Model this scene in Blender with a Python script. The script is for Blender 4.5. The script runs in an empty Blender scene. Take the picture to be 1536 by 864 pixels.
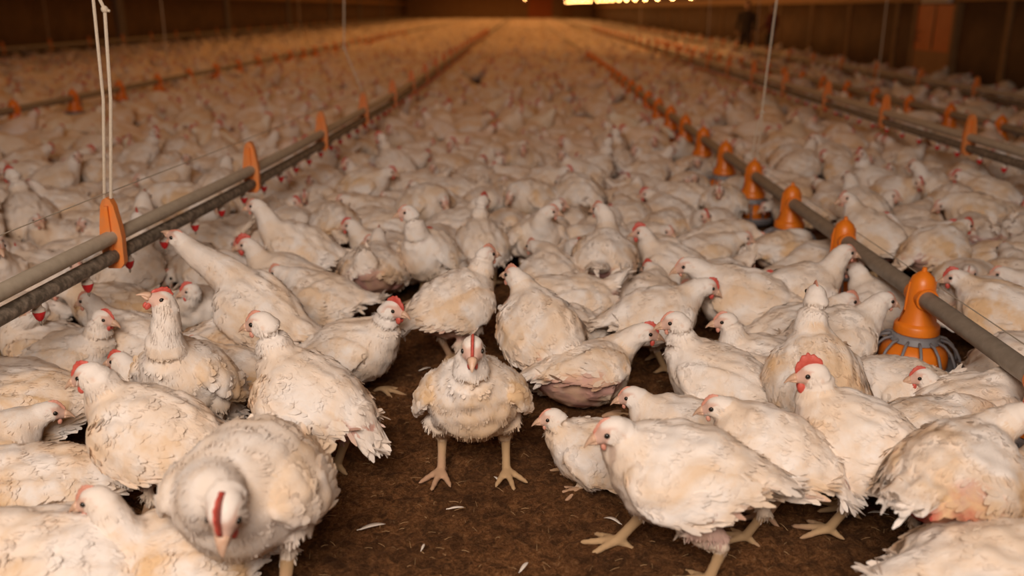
import bpy, bmesh, math, random
import numpy as np
from mathutils import Vector, Matrix, noise

# ------------------------------------------------------------------ camera, light, exposure
SC = bpy.context.scene
COL = SC.collection
F_PX, CAM_H, HORIZON, VP_X = 1350.0, 1.35, 13.0, 784.0
PITCH = math.atan((432 - HORIZON) / F_PX)
YAW = math.atan((VP_X - 768) * math.cos(PITCH) / F_PX)
cam_d = bpy.data.cameras.new('camera')
cam_d.sensor_width = 36.0
cam_d.lens = F_PX / 1536 * 36.0
cam_d.clip_end = 400
cam_d.dof.use_dof = True
cam_d.dof.focus_distance = 2.7
cam_d.dof.aperture_fstop = 1.5
cam = bpy.data.objects.new('camera', cam_d)
cam.location = (0, 0, CAM_H)
cam.rotation_euler = (math.pi / 2 - PITCH, 0, YAW)
COL.objects.link(cam)
SC.camera = cam
CAM_R = np.array(cam.rotation_euler.to_matrix())

SC.view_settings.view_transform = 'Standard'
SC.view_settings.look = 'None'
SC.view_settings.gamma = 1.0
SC.view_settings.use_curve_mapping = False
SC.view_settings.exposure = 0.0

world = bpy.data.worlds.new('world')
SC.world = world
world.use_nodes = True
world.node_tree.nodes['Background'].inputs[0].default_value = (1.0, 0.55, 0.25, 1)
world.node_tree.nodes['Background'].inputs[1].default_value = 0.012


def area_light(name, loc, target, sx, sy, power, color):
    d = bpy.data.lights.new(name, 'AREA')
    d.shape = 'RECTANGLE'
    d.size, d.size_y = sx, sy
    d.energy, d.color = power, color
    o = bpy.data.objects.new(name, d)
    o.location = loc
    o.rotation_euler = (Vector(target) - Vector(loc)).to_track_quat('-Z', 'Y').to_euler()
    COL.objects.link(o)
    return o


# the photographer's flash, bounced off the low ceiling above the camera
area_light('bounced_flash', (-0.4, -1.5, 3.15), (0.0, 4.6, 0.0), 2.4, 1.8, 270, (1.0, 0.855, 0.74))
# broad warm area lights added under the ceiling to fill the rest of the house
for yy, ln, pw in ((10.0, 8.0, 58), (19.0, 10.0, 100), (30.0, 12.0, 190), (45.0, 18.0, 330), (64.0, 20.0, 430), (86.0, 24.0, 620)):
    area_light('added_warm_fill', (-2.4, yy, 2.8), (-2.4, yy, 0), 13.0, ln, pw * 1.1, (1.0, 0.44, 0.125))
LAMP_W = 20.0


def ray(u, v):
    d = CAM_R @ np.array([(u - 768) / F_PX, -(v - 432) / F_PX, -1.0])
    return d / np.linalg.norm(d)


def at_z(u, v, z):
    d = ray(u, v)
    t = (z - CAM_H) / d[2]
    return np.array([0, 0, CAM_H]) + t * d


def at_x(u, v, x):
    d = ray(u, v)
    return np.array([0, 0, CAM_H]) + x / d[0] * d


def project(p):
    q = CAM_R.T @ (np.asarray(p, float) - np.array([0, 0, CAM_H]))
    if q[2] >= -1e-3:
        return None
    return (768 + F_PX * q[0] / -q[2], 432 - F_PX * q[1] / -q[2], -q[2])


# ------------------------------------------------------------------ materials
def new_mat(name):
    m = bpy.data.materials.new(name)
    m.use_nodes = True
    nt = m.node_tree
    nt.nodes.clear()
    out = nt.nodes.new('ShaderNodeOutputMaterial')
    b = nt.nodes.new('ShaderNodeBsdfPrincipled')
    nt.links.new(b.outputs[0], out.inputs[0])
    return m, nt, b


def node(nt, kind, **kw):
    n = nt.nodes.new(kind)
    for k, v in kw.items():
        if k in n.inputs:
            n.inputs[k].default_value = v
        else:
            setattr(n, k, v)
    return n


def mixrgb(nt, fac, a, b, mode='MIX'):
    m = nt.nodes.new('ShaderNodeMix')
    m.data_type = 'RGBA'
    m.blend_type = mode
    for sock, val in ((m.inputs[0], fac), (m.inputs[6], a), (m.inputs[7], b)):
        if hasattr(val, 'is_linked') or isinstance(val, bpy.types.NodeSocket):
            nt.links.new(val, sock)
        else:
            sock.default_value = val if not isinstance(val, tuple) else (*val[:3], 1)
    return m.outputs[2]


def ramp(nt, fac, stops):
    r = nt.nodes.new('ShaderNodeValToRGB')
    e = r.color_ramp.elements
    while len(e) < len(stops):
        e.new(0.5)
    for el, (p, c) in zip(e, stops):
        el.position = p
        el.color = (*c, 1) if len(c) == 3 else c
    nt.links.new(fac, r.inputs[0])
    return r.outputs[0]


def tex(nt, scale, detail=3.0, rough=0.55, vec=None, dist=0.0):
    n = node(nt, 'ShaderNodeTexNoise', Scale=scale, Detail=detail, Roughness=rough, Distortion=dist)
    if vec is not None:
        nt.links.new(vec, n.inputs['Vector'])
    return n.outputs['Fac']


def bump(nt, b, height, strength, dist):
    n = node(nt, 'ShaderNodeBump', Strength=strength, Distance=dist)
    nt.links.new(height, n.inputs['Height'])
    nt.links.new(n.outputs[0], b.inputs['Normal'])


def worn_mat(name, c1, c2, scale=20, rough=0.6, bmp=0.2, metal=0.0, bd=0.004, lo=0.35, hi=0.7):
    m, nt, b = new_mat(name)
    co = nt.nodes.new('ShaderNodeTexCoord').outputs['Object']
    f = tex(nt, scale, 5, 0.6, co)
    nt.links.new(ramp(nt, f, [(lo, c1), (hi, c2)]), b.inputs['Base Color'])
    b.inputs['Roughness'].default_value = rough
    b.inputs['Metallic'].default_value = metal
    if bmp:
        bump(nt, b, tex(nt, scale * 3, 4, 0.6, co), bmp, bd)
    return m


def bird_mat(name, flock=False):
    m, nt, b = new_mat(name)
    tc = nt.nodes.new('ShaderNodeTexCoord').outputs['Object']
    vec = tc
    if not flock:
        info = nt.nodes.new('ShaderNodeObjectInfo')
        mul = node(nt, 'ShaderNodeMath', operation='MULTIPLY')
        nt.links.new(info.outputs['Random'], mul.inputs[0])
        mul.inputs[1].default_value = 37.0
        add = node(nt, 'ShaderNodeVectorMath', operation='ADD')
        nt.links.new(tc, add.inputs[0])
        nt.links.new(mul.outputs[0], add.inputs[1])
        vec = add.outputs[0]
    col = node(nt, 'ShaderNodeVertexColor', layer_name='Col')
    # litter stains in the plumage: cream to tan clouds and fine specks
    big = tex(nt, 7.5, 4, 0.6, vec, 0.4)
    stain = ramp(nt, big, [(0.37, (0, 0, 0)), (0.62, (1, 1, 1))])
    amt = node(nt, 'ShaderNodeMath', operation='MULTIPLY')
    nt.links.new(stain, amt.inputs[0])
    nt.links.new(col.outputs['Alpha'], amt.inputs[1])
    c1 = mixrgb(nt, amt.outputs[0], col.outputs['Color'], (0.71, 0.495, 0.295))
    fine = ramp(nt, tex(nt, 60, 3, 0.7, vec), [(0.60, (0, 0, 0)), (0.80, (0.32, 0.32, 0.32))])
    f2 = node(nt, 'ShaderNodeMath', operation='MULTIPLY')
    nt.links.new(fine, f2.inputs[0])
    nt.links.new(col.outputs['Alpha'], f2.inputs[1])
    c2 = mixrgb(nt, f2.outputs[0], c1, (0.40, 0.25, 0.13))
    nt.links.new(c2, b.inputs['Base Color'])
    b.inputs['Roughness'].default_value = 0.8
    b.inputs['Specular IOR Level'].default_value = 0.15
    if not flock:
        bump(nt, b, tex(nt, 140, 4, 0.65, vec), 0.35, 0.003)
    return m


M_BIRD = bird_mat('plumage')
M_FLOCK = bird_mat('flock_plumage', True)
M_COMB = worn_mat('comb_skin', (0.50, 0.060, 0.045), (0.62, 0.13, 0.09), 60, 0.5, 0.3)
M_COMB_PALE = worn_mat('pale_comb_skin', (0.58, 0.23, 0.165), (0.65, 0.34, 0.25), 60, 0.5, 0.3)
M_BEAK = worn_mat('beak_horn', (0.60, 0.37, 0.25), (0.68, 0.47, 0.34), 90, 0.4, 0.1)
M_EYE = worn_mat('eye', (0.012, 0.010, 0.008), (0.02, 0.016, 0.012), 80, 0.12, 0)
M_ORANGE = worn_mat('orange_plastic', (0.84, 0.22, 0.012), (0.72, 0.18, 0.015), 9, 0.38, 0.08)
M_ORANGE_DUSTY = worn_mat('dusty_orange_plastic', (0.80, 0.22, 0.03), (0.62, 0.26, 0.10), 14, 0.5, 0.1)
M_GREY_PL = worn_mat('grey_plastic', (0.20, 0.20, 0.22), (0.27, 0.26, 0.27), 20, 0.45, 0.05)
M_PIPE = worn_mat('galvanised_pipe', (0.25, 0.215, 0.175), (0.33, 0.29, 0.24), 25, 0.5, 0.12, 0.25)
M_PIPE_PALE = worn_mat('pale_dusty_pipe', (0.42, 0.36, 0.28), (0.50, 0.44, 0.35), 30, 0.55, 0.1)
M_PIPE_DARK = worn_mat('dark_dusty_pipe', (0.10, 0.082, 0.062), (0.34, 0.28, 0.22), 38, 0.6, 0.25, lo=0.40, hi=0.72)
M_CORD = worn_mat('cord', (0.60, 0.50, 0.38), (0.70, 0.60, 0.48), 200, 0.8, 0.4)
M_WIRE = worn_mat('steel_wire', (0.40, 0.34, 0.27), (0.52, 0.45, 0.36), 100, 0.5, 0)
M_RED = worn_mat('red_plastic', (0.55, 0.015, 0.02), (0.62, 0.03, 0.03), 40, 0.35, 0)
M_CLEAR = worn_mat('pale_plastic', (0.62, 0.54, 0.46), (0.70, 0.62, 0.54), 40, 0.35, 0)
M_WALL = worn_mat('brown_curtain_wall', (0.12, 0.062, 0.022), (0.19, 0.10, 0.036), 2.2, 0.8, 0.3, bd=0.03)
M_POST = worn_mat('grey_post', (0.16, 0.13, 0.12), (0.22, 0.18, 0.16), 4, 0.7, 0.1)
M_POST_BR = worn_mat('brown_post', (0.24, 0.13, 0.05), (0.32, 0.18, 0.07), 5, 0.7, 0.1)
M_BEAM = worn_mat('eave_timber', (0.42, 0.22, 0.07), (0.50, 0.27, 0.09), 6, 0.7, 0.15)
M_CEIL = worn_mat('ceiling_lining', (0.30, 0.19, 0.10), (0.36, 0.23, 0.12), 3, 0.85, 0.1)
M_END = worn_mat('end_wall_lining', (0.42, 0.25, 0.12), (0.50, 0.31, 0.15), 2, 0.8, 0.1)
M_DOOR = worn_mat('orange_door', (0.62, 0.17, 0.03), (0.70, 0.21, 0.04), 5, 0.6, 0.1)
M_DOOR_LOW = worn_mat('dirty_door_foot', (0.36, 0.18, 0.06), (0.44, 0.23, 0.08), 6, 0.7, 0.2)
M_WHITE = worn_mat('white_paint', (0.70, 0.62, 0.52), (0.76, 0.68, 0.58), 8, 0.5, 0)
M_DARKCLOTH = worn_mat('dark_cloth', (0.03, 0.018, 0.012), (0.045, 0.028, 0.018), 30, 0.9, 0.3)
M_MAROON = worn_mat('maroon_cloth', (0.09, 0.015, 0.015), (0.12, 0.02, 0.02), 30, 0.9, 0.3)
M_SKIN = worn_mat('person_skin', (0.42, 0.23, 0.14), (0.48, 0.27, 0.17), 30, 0.6, 0)
M_HAIR = worn_mat('dark_hair', (0.02, 0.012, 0.008), (0.03, 0.018, 0.012), 90, 0.7, 0.3)
M_STRAW = worn_mat('straw', (0.28, 0.155, 0.065), (0.42, 0.26, 0.12), 50, 0.8, 0)
M_FLUFF = worn_mat('white_feather', (0.72, 0.64, 0.56), (0.80, 0.72, 0.64), 50, 0.8, 0)
M_METAL_BLK = worn_mat('lamp_holder', (0.05, 0.045, 0.04), (0.08, 0.07, 0.06), 50, 0.5, 0)


def litter_mat():
    m, nt, b = new_mat('poultry_litter')
    co = nt.nodes.new('ShaderNodeTexCoord').outputs['Object']
    f1 = tex(nt, 3.0, 6, 0.65, co, 0.5)
    f2 = tex(nt, 85, 9, 0.82, co, 0.6)
    base = ramp(nt, f2, [(0.30, (0.045, 0.019, 0.007)), (0.44, (0.22, 0.088, 0.030)), (0.56, (0.46, 0.205, 0.076)), (0.69, (0.68, 0.41, 0.20))])
    c = mixrgb(nt, ramp(nt, f1, [(0.40, (0, 0, 0)), (0.62, (0.6, 0.6, 0.6))]), base, (0.13, 0.056, 0.021))
    clod = ramp(nt, tex(nt, 24, 7, 0.75, co, 0.8), [(0.40, (0.75, 0.75, 0.75)), (0.56, (0, 0, 0))])
    c = mixrgb(nt, clod, c, (0.060, 0.026, 0.010))
    sp = ramp(nt, tex(nt, 170, 2, 0.6, co), [(0.69, (0, 0, 0)), (0.76, (0.6, 0.6, 0.6))])
    c = mixrgb(nt, sp, c, (0.33, 0.19, 0.09))
    nt.links.new(c, b.inputs['Base Color'])
    b.inputs['Roughness'].default_value = 0.92
    b.inputs['Specular IOR Level'].default_value = 0.15
    bump(nt, b, tex(nt, 110, 8, 0.8, co), 1.0, 0.02)
    return m


M_LITTER = litter_mat()


def glow_mat(name, col, strength):
    m, nt, b = new_mat(name)
    b.inputs['Base Color'].default_value = (*col, 1)
    b.inputs['Emission Color'].default_value = (*col, 1)
    b.inputs['Emission Strength'].default_value = strength
    return m


M_BULB = glow_mat('warm_bulb', (1.0, 0.52, 0.16), 28)


# ------------------------------------------------------------------ mesh helpers
def tag(o, label=None, cat=None, group=None, kind=None):
    if label:
        o['label'] = label
    if cat:
        o['category'] = cat
    if group:
        o['group'] = group
    if kind:
        o['kind'] = kind
    return o


def link(name, me, mat=None, parent=None, smooth=True):
    if mat is not None and not me.materials:
        me.materials.append(mat)
    o = bpy.data.objects.new(name, me)
    COL.objects.link(o)
    if parent is not None:
        o.parent = parent
    return o


def empty(name, loc, rz=0.0):
    o = bpy.data.objects.new(name, None)
    o.empty_display_size = 0.05
    o.location = loc
    o.rotation_euler = (0, 0, rz)
    COL.objects.link(o)
    return o


class MB:
    """collects verts and faces of one mesh"""

    def __init__(s):
        s.v, s.f = [], []

    def add(s, v, f):
        n = len(s.v)
        s.v.extend([tuple(map(float, p)) for p in v])
        s.f.extend([tuple(i + n for i in q) for q in f])
        return s

    def box(s, lo, hi):
        (a, b, c), (d, e, g) = lo, hi
        return s.add([(a, b, c), (d, b, c), (d, e, c), (a, e, c), (a, b, g), (d, b, g), (d, e, g), (a, e, g)],
                     [(0, 3, 2, 1), (4, 5, 6, 7), (0, 1, 5, 4), (1, 2, 6, 5), (2, 3, 7, 6), (3, 0, 4, 7)])

    def rings(s, rings, cap=True):
        n, k = len(rings[0]), len(rings)
        v = [p for r in rings for p in r]
        f = []
        for i in range(k - 1):
            for j in range(n):
                j2 = (j + 1) % n
                f.append((i * n + j, i * n + j2, (i + 1) * n + j2, (i + 1) * n + j))
        if cap:
            f.append(tuple(range(n - 1, -1, -1)))
            f.append(tuple(range((k - 1) * n, k * n)))
        return s.add(v, f)

    def tube(s, pts, radii, n=10, flat=None):
        pts = [np.asarray(p, float) for p in pts]
        if not hasattr(radii, '__len__'):
            radii = [radii] * len(pts)
        up = np.array([0, 0, 1.0])
        rings = []
        for i, p in enumerate(pts):
            t = pts[min(i + 1, len(pts) - 1)] - pts[max(i - 1, 0)]
            t /= np.linalg.norm(t) + 1e-12
            if abs(t @ up) > 0.95:
                up2 = np.array([1.0, 0, 0])
            else:
                up2 = up
            sd = np.cross(t, up2)
            sd /= np.linalg.norm(sd)
            u = np.cross(sd, t)
            rx, ry = radii[i] if hasattr(radii[i], '__len__') else (radii[i], radii[i])
            rings.append([p + sd * rx * math.cos(a) + u * ry * math.sin(a) for a in (2 * math.pi * j / n for j in range(n))])
        return s.rings(rings)

    def lathe(s, prof, n=20, c=(0, 0, 0)):
        rings = [[(c[0] + r * math.cos(2 * math.pi * j / n), c[1] + r * math.sin(2 * math.pi * j / n), c[2] + z) for j in range(n)] for r, z in prof]
        return s.rings(rings)

    def ball(s, c, r, n=10, m=7, axes=None):
        c = np.asarray(c, float)
        r = np.array(r if hasattr(r, '__len__') else (r, r, r), float)
        A = np.eye(3) if axes is None else np.array(axes)
        rings = []
        for i in range(m):
            ph = math.pi * (i + 0.5) / m - math.pi / 2
            rings.append([c + A.T @ (r * np.array([math.cos(ph) * math.cos(2 * math.pi * j / n), math.cos(ph) * math.sin(2 * math.pi * j / n), math.sin(ph)])) for j in range(n)])
        return s.rings(rings)

    def mesh(s, name, smooth=True, angle=None):
        me = bpy.data.meshes.new(name)
        me.from_pydata(s.v, [], s.f)
        me.validate()
        if smooth:
            me.shade_smooth()
            if angle:
                me.set_sharp_from_angle(angle=math.radians(angle))
        me.update()
        return me

    def build(s, name, mat, parent=None, smooth=True, angle=40):
        return link(name, s.mesh(name, smooth, angle), mat, parent)


def basis(f):
    f = np.asarray(f, float)
    f = f / np.linalg.norm(f)
    s = np.cross([0, 0, 1.0], f)
    s /= np.linalg.norm(s)
    return np.array([f, s, np.cross(f, s)])   # forward, left, up


# ------------------------------------------------------------------ setting
WL, WR, Y0, Y1 = -12.6, 7.5, -3.0, 102.0


def structure(name, mb, mat, smooth=False):
    o = mb.build(name, mat, None, smooth)
    o['kind'] = 'structure'
    return o


def make_floor():
    rng = np.random.RandomState(3)
    xs = np.concatenate([[WL - 0.3, -8, -5], np.arange(-3.2, 3.2, 0.016), [5, WR + 0.3]])
    ys = np.concatenate([[Y0 - 0.3, -1, 0.4], np.arange(1.0, 5.2, 0.016), [6, 9, 15, 30, 60, Y1 + 0.3]])
    X, Y = np.meshgrid(xs, ys)
    Z = np.zeros_like(X)
    for fr, am, ns in ((1.6, 0.010, 3), (7, 0.007, 5), (26, 0.0045, 8), (55, 0.003, 8)):
        for _ in range(ns):
            a = rng.uniform(0, 2 * math.pi)
            k = fr * rng.uniform(0.7, 1.4) * 2 * math.pi / 2
            Z += am / math.sqrt(ns) * np.sin(k * (X * math.cos(a) + Y * math.sin(a)) + rng.uniform(0, 6.28))
    Z = Z * .75 + rng.normal(0, 0.0036, Z.shape)
    w = np.clip((3.2 - np.abs(X)) / 0.4, 0, 1) * np.clip((Y - 1.0) / 0.2, 0, 1) * np.clip((5.2 - Y) / 0.6, 0, 1)
    Z = np.clip(Z, -0.02, 0.016) * w
    ny, nx = X.shape
    co = np.stack([X, Y, Z], -1).reshape(-1, 3)
    idx = np.arange(nx * ny).reshape(ny, nx)
    fc = np.stack([idx[:-1, :-1], idx[:-1, 1:], idx[1:, 1:], idx[1:, :-1]], -1).reshape(-1, 4)
    me = bpy.data.meshes.new('floor')
    me.from_pydata(co.tolist(), [], fc.tolist())
    me.shade_smooth()
    o = link('floor', me, M_LITTER)
    o['kind'] = 'structure'


make_floor()
WZ = 1.47
structure('wall_left', MB().box((WL - 0.15, Y0, 0), (WL, Y1, 2.3)), M_WALL)
structure('wall_right', MB().box((WR, Y0, 0), (WR + 0.15, Y1, 2.3)), M_WALL)
structure('wall_back', MB().box((WL, Y1, 0), (WR, Y1 + 0.15, 4.2)), M_END)
structure('wall_front', MB().box((WL, Y0 - 0.15, 0), (WR, Y0, 4.2)), M_WALL)
structure('trim_1', MB().box((WR - 0.12, Y0, WZ), (WR, Y1, WZ + 0.22)), M_BEAM)
structure('trim_2', MB().box((WL, Y0, 1.75), (WL + 0.12, Y1, 1.97)), M_BEAM)
xm = (WL + WR) / 2
ceil = MB()
ceil.add([(WL - .15, Y0, 2.3), (xm, Y0, 4.2), (WR + .15, Y0, 2.3), (WL - .15, Y1, 2.3), (xm, Y1, 4.2), (WR + .15, Y1, 2.3),
          (WL - .15, Y0, 2.42), (xm, Y0, 4.32), (WR + .15, Y0, 2.42), (WL - .15, Y1, 2.42), (xm, Y1, 4.32), (WR + .15, Y1, 2.42)],
         [(0, 1, 4, 3), (1, 2, 5, 4), (6, 9, 10, 7), (7, 10, 11, 8), (0, 3, 9, 6), (2, 8, 11, 5), (0, 6, 7, 1), (1, 7, 8, 2), (3, 4, 10, 9), (4, 5, 11, 10)])
structure('ceiling', ceil, M_CEIL)
# wall posts
nt_ = 3
for k, y in enumerate((19.5, 29.0, 39.6, 50.0, 61, 72, 83, 94)):
    structure('trim_%d' % nt_, MB().box((WL, y - 0.26, 0), (WL + 0.16, y + 0.26, 2.3)), M_POST)
    nt_ += 1
for y in (6.0, 9.3, 12.6, 14.4, 18.7, 21.4, 24.2, 27.2, 31, 35, 39, 43, 48, 53, 58, 64, 70, 76, 84, 92):
    structure('trim_%d' % nt_, MB().box((WR - 0.10, y - 0.07, 0), (WR, y + 0.07, WZ)), M_POST_BR)
    nt_ += 1
# tarpaulin folds on both low walls: long shallow pleats
for sgn, xw, top in ((1, WR - 0.02, WZ), (-1, WL + 0.02, 1.75)):
    n = 420
    ys = np.linspace(Y0, Y1 - 1, n)
    rr = random.Random(5)
    mb = MB()
    off = [0.02 + 0.03 * abs(math.sin(y * 1.7) + 0.5 * math.sin(y * 4.1 + 1)) * 0.6 for y in ys]
    v, f = [], []
    for y, o_ in zip(ys, off):
        v += [(xw - sgn * o_, y, 0.02), (xw - sgn * (o_ + 0.015), y, top * 0.5), (xw - sgn * o_, y, top - 0.01)]
    for i in range(n - 1):
        for j in (0, 1):
            f.append((i * 3 + j, i * 3 + j + 1, i * 3 + j + 4, i * 3 + j + 3))
    mb.add(v, f)
    ob = mb.build('curtain_right' if sgn > 0 else 'curtain_left', M_WALL)
    sol = ob.modifiers.new('solid', 'SOLIDIFY')
    sol.thickness = 0.012
    sol.offset = 0
    ob.name = 'wall_right_curtain' if sgn > 0 else 'wall_left_curtain'
    ob['kind'] = 'structure'

# the orange door in the right wall
door = MB().box((WR - 0.14, 16.1, 0.62), (WR - 0.05, 17.6, WZ - 0.05)).build('door_1', M_DOOR, None, False)
door['kind'] = 'structure'
MB().box((WR - 0.145, 16.1, 0.02), (WR - 0.05, 17.6, 0.62)).build('door_foot', M_DOOR_LOW, door, False)
fr = MB()
for a, b in ((15.98, 16.1), (17.6, 17.72)):
    fr.box((WR - 0.17, a, 0), (WR - 0.03, b, WZ - 0.02))
fr.build('door_frame', M_POST_BR, door, False)
MB().box((WR - 0.155, 16.83, 0.64), (WR - 0.135, 16.87, WZ - 0.06)).build('door_seam', M_POST_BR, door, False)
MB().tube([(WR - 0.14, 17.42, 0.8), (WR - 0.20, 17.42, 0.8), (WR - 0.20, 17.42, 0.95), (WR - 0.14, 17.42, 0.95)], 0.012, 8).build('door_handle', M_METAL_BLK, door)
wl = empty('wall_light', (WR - 0.13, 16.85, WZ + 0.02))
tag(wl, 'white bulkhead light fixed above the orange door', 'lamp')
MB().box((-0.06, -0.55, -0.045), (0.015, 0.55, 0.05)).build('housing', M_WHITE, wl, False)
MB().tube([(-0.07, -0.48, 0.0), (-0.07, 0.48, 0.0)], 0.026, 10).build('diffuser', M_CLEAR, wl)
# doors in the far wall
for i, (xa, xb) in enumerate(((0.6, 3.2), (4.2, 5.4))):
    d = MB().box((xa, Y1 - 0.08, 0), (xb, Y1 - 0.01, 2.6 if i == 0 else 2.0)).build('door_%d' % (i + 2), M_DOOR_LOW if i else M_DOOR, None, False)
    d['kind'] = 'structure'

# ------------------------------------------------------------------ lamps
def bulb_lamp(loc, drop, label, group, power=LAMP_W):
    r = empty('hanging_lamp', loc)
    tag(r, label, 'lamp', group)
    MB().lathe([(0.001, 0.13), (0.022, 0.13), (0.026, 0.08), (0.034, 0.055), (0.03, 0.05)], 12).build('lamp_holder', M_METAL_BLK, r)
    MB().lathe([(0.022, 0.055), (0.030, 0.03), (0.036, 0.0), (0.034, -0.025), (0.022, -0.042), (0.002, -0.048)], 14).build('bulb', M_BULB, r)
    MB().tube([(0, 0, 0.12), (0, 0, drop)], 0.006, 6).build('cord', M_METAL_BLK, r)
    d = bpy.data.lights.new('bulb_glow', 'POINT')
    d.energy, d.color, d.shadow_soft_size = power, (1.0, 0.50, 0.17), 0.06
    l = bpy.data.objects.new('bulb_glow', d)
    l.location = (0, 0, -0.17)
    COL.objects.link(l)
    l.parent = r


def ceil_z(x):
    return 2.3 + 1.9 * (1 - abs(x - xm) / (WR - xm)) - 0.02


ORD = ['first', 'second', 'third', 'fourth', 'fifth', 'sixth', 'seventh', 'eighth', 'ninth', 'tenth', 'eleventh', 'twelfth', 'thirteenth',
       'fourteenth', 'fifteenth', 'sixteenth', 'seventeenth', 'eighteenth', 'nineteenth', 'twentieth', 'twenty-first', 'twenty-second',
       'twenty-third', 'twenty-fourth', 'twenty-fifth', 'twenty-sixth', 'twenty-seventh', 'twenty-eighth', 'twenty-ninth', 'thirtieth']
k = 0
for i in range(24):
    y = 22.5 + 2.8 * i
    if 51.5 < y < 56:
        continue
    z = 1.62 + 0.005 * (y - 22)
    bulb_lamp((4.0, y, z), ceil_z(4.0) - z, 'glowing warm bulb over the right side, %s lamp from the right' % ORD[k], 'lamp string over the right side')
    k += 1
for i, y in enumerate((62.0,)):
    bulb_lamp((0.15, y, 1.98), ceil_z(0.15) - 1.98, 'single warm bulb glowing above the middle of the house, left of the lamp string', None)

# ------------------------------------------------------------------ feeder and drinker lines
def polyline_resample(pts, step):
    pts = [np.asarray(p, float) for p in pts]
    out = [pts[0]]
    for a, b in zip(pts[:-1], pts[1:]):
        n = max(1, int(np.linalg.norm(b - a) / step))
        out += [a + (b - a) * (i + 1) / n for i in range(n)]
    return out


def line_at(pts, y):
    for a, b in zip(pts[:-1], pts[1:]):
        if a[1] <= y <= b[1]:
            return a + (b - a) * (y - a[1]) / (b[1] - a[1])
    return pts[-1] if y > pts[-1][1] else pts[0]


def smooth_line(pts, it=2):
    for _ in range(it):
        q = [pts[0]]
        for a, b in zip(pts[:-1], pts[1:]):
            q += [a * 0.75 + b * 0.25, a * 0.25 + b * 0.75]
        q.append(pts[-1])
        pts = q
    return pts


PANS = []       # (x, y) of every pan feeder


def cone_mesh():
    m = MB()
    m.lathe([(0.001, 0.112), (0.008, 0.110), (0.010, 0.096), (0.020, 0.090), (0.038, 0.074), (0.047, 0.050), (0.050, 0.02), (0.051, -0.03), (0.055, -0.060),
             (0.066, -0.098), (0.078, -0.106), (0.081, -0.112), (0.082, -0.138), (0.078, -0.142), (0.03, -0.142)], 24)
    for s in (-1, 1):    # the moulded seam and the saddle round the pipe
        m.tube([(s * 0.046, 0, 0.055), (s * 0.051, 0, 0.0), (s * 0.053, 0, -0.055), (s * 0.068, 0, -0.100)], 0.005, 6)
    m.tube([(0, -0.058, 0.0), (0, 0.058, 0.0)], 0.041, 20)
    return m.mesh('cone', True, 40)


def pan_meshes():
    collar = MB().lathe([(0.03, -0.138), (0.070, -0.139), (0.086, -0.150), (0.092, -0.172), (0.084, -0.176), (0.03, -0.172)], 22).mesh('collar', True, 40)
    drum = MB().lathe([(0.070, -0.172), (0.086, -0.180), (0.112, -0.200), (0.122, -0.225), (0.124, -0.262), (0.118, -0.270), (0.02, -0.270)], 24).mesh('drum', True, 50)
    grill = MB()
    for i in range(14):
        a = 2 * math.pi * i / 14
        c, s = math.cos(a), math.sin(a)
        pr = [(0.086, -0.160), (0.115, -0.168), (0.142, -0.192), (0.160, -0.225), (0.168, -0.262)]
        grill.tube([(r * c, r * s, z) for r, z in pr], 0.0055, 6)
    grill.tube([(0.167 * math.cos(2 * math.pi * j / 32), 0.167 * math.sin(2 * math.pi * j / 32), -0.258) for j in range(33)], 0.007, 6)
    grill = grill.mesh('grill')
    tray = MB().lathe([(0.02, -0.305), (0.10, -0.312), (0.135, -0.308), (0.165, -0.285), (0.178, -0.258), (0.173, -0.256), (0.158, -0.280), (0.125, -0.298), (0.02, -0.296)], 28).mesh('tray', True, 50)
    return collar, drum, grill, tray


ME_CONE = cone_mesh()
ME_COLLAR, ME_DRUM, ME_GRILL, ME_TRAY = pan_meshes()
for me_, mt_ in ((ME_CONE, M_ORANGE), (ME_COLLAR, M_GREY_PL), (ME_DRUM, M_ORANGE), (ME_GRILL, M_GREY_PL), (ME_TRAY, M_GREY_PL)):
    me_.materials.append(mt_)


def pan_feeder(p, rz, label, group):
    r = empty('pan_feeder', p, rz)
    tag(r, label, 'feeder', group)
    for nm, me in (('cone', ME_CONE), ('collar', ME_COLLAR), ('drum', ME_DRUM), ('grill', ME_GRILL), ('tray', ME_TRAY)):
        link(nm, me, None, r)
    PANS.append((p[0], p[1]))
    return r


ZF = 0.33
# right feeder line
XF = 1.485
s_f = 0.000403 * F_PX * XF / math.cos(PITCH)
rf = [np.array([XF, y, ZF]) for y in (-0.4, 1.2, 2.6)] + [np.array([XF, y, ZF]) for y in np.arange(3.5, 99, 3)]
fp = tag(MB().tube(rf, 0.033, 16).build('feed_pipe', M_PIPE), 'thick grey feed pipe carrying orange pan feeders, right of the centre aisle', 'pipe')
yf0 = (F_PX * XF / (1380 - VP_X) - (CAM_H - ZF) * math.sin(PITCH)) / math.cos(PITCH)
kf = 0
for i in range(-1, 60):
    y = yf0 + s_f * i
    if i < 22:
        nm = 'pan feeder peeking in at the right frame edge, closest on its grey pipe' if i < 0 else \
            'orange and grey pan feeder, %s from the front on the thick grey pipe' % ORD[i]
        pan_feeder((XF, y, ZF), math.pi / 2 * 0, nm, 'pan feeders on the near feed pipe')
# thin anti-roost wire above the right feeder pipe
tag(MB().tube([(XF + 0.06, -0.3, ZF + 0.035), (XF + 0.06, 40, ZF + 0.035)], 0.0022, 5).build('guard_wire', M_WIRE), 'thin wire strung just above the thick grey feed pipe', 'wire')

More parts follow.
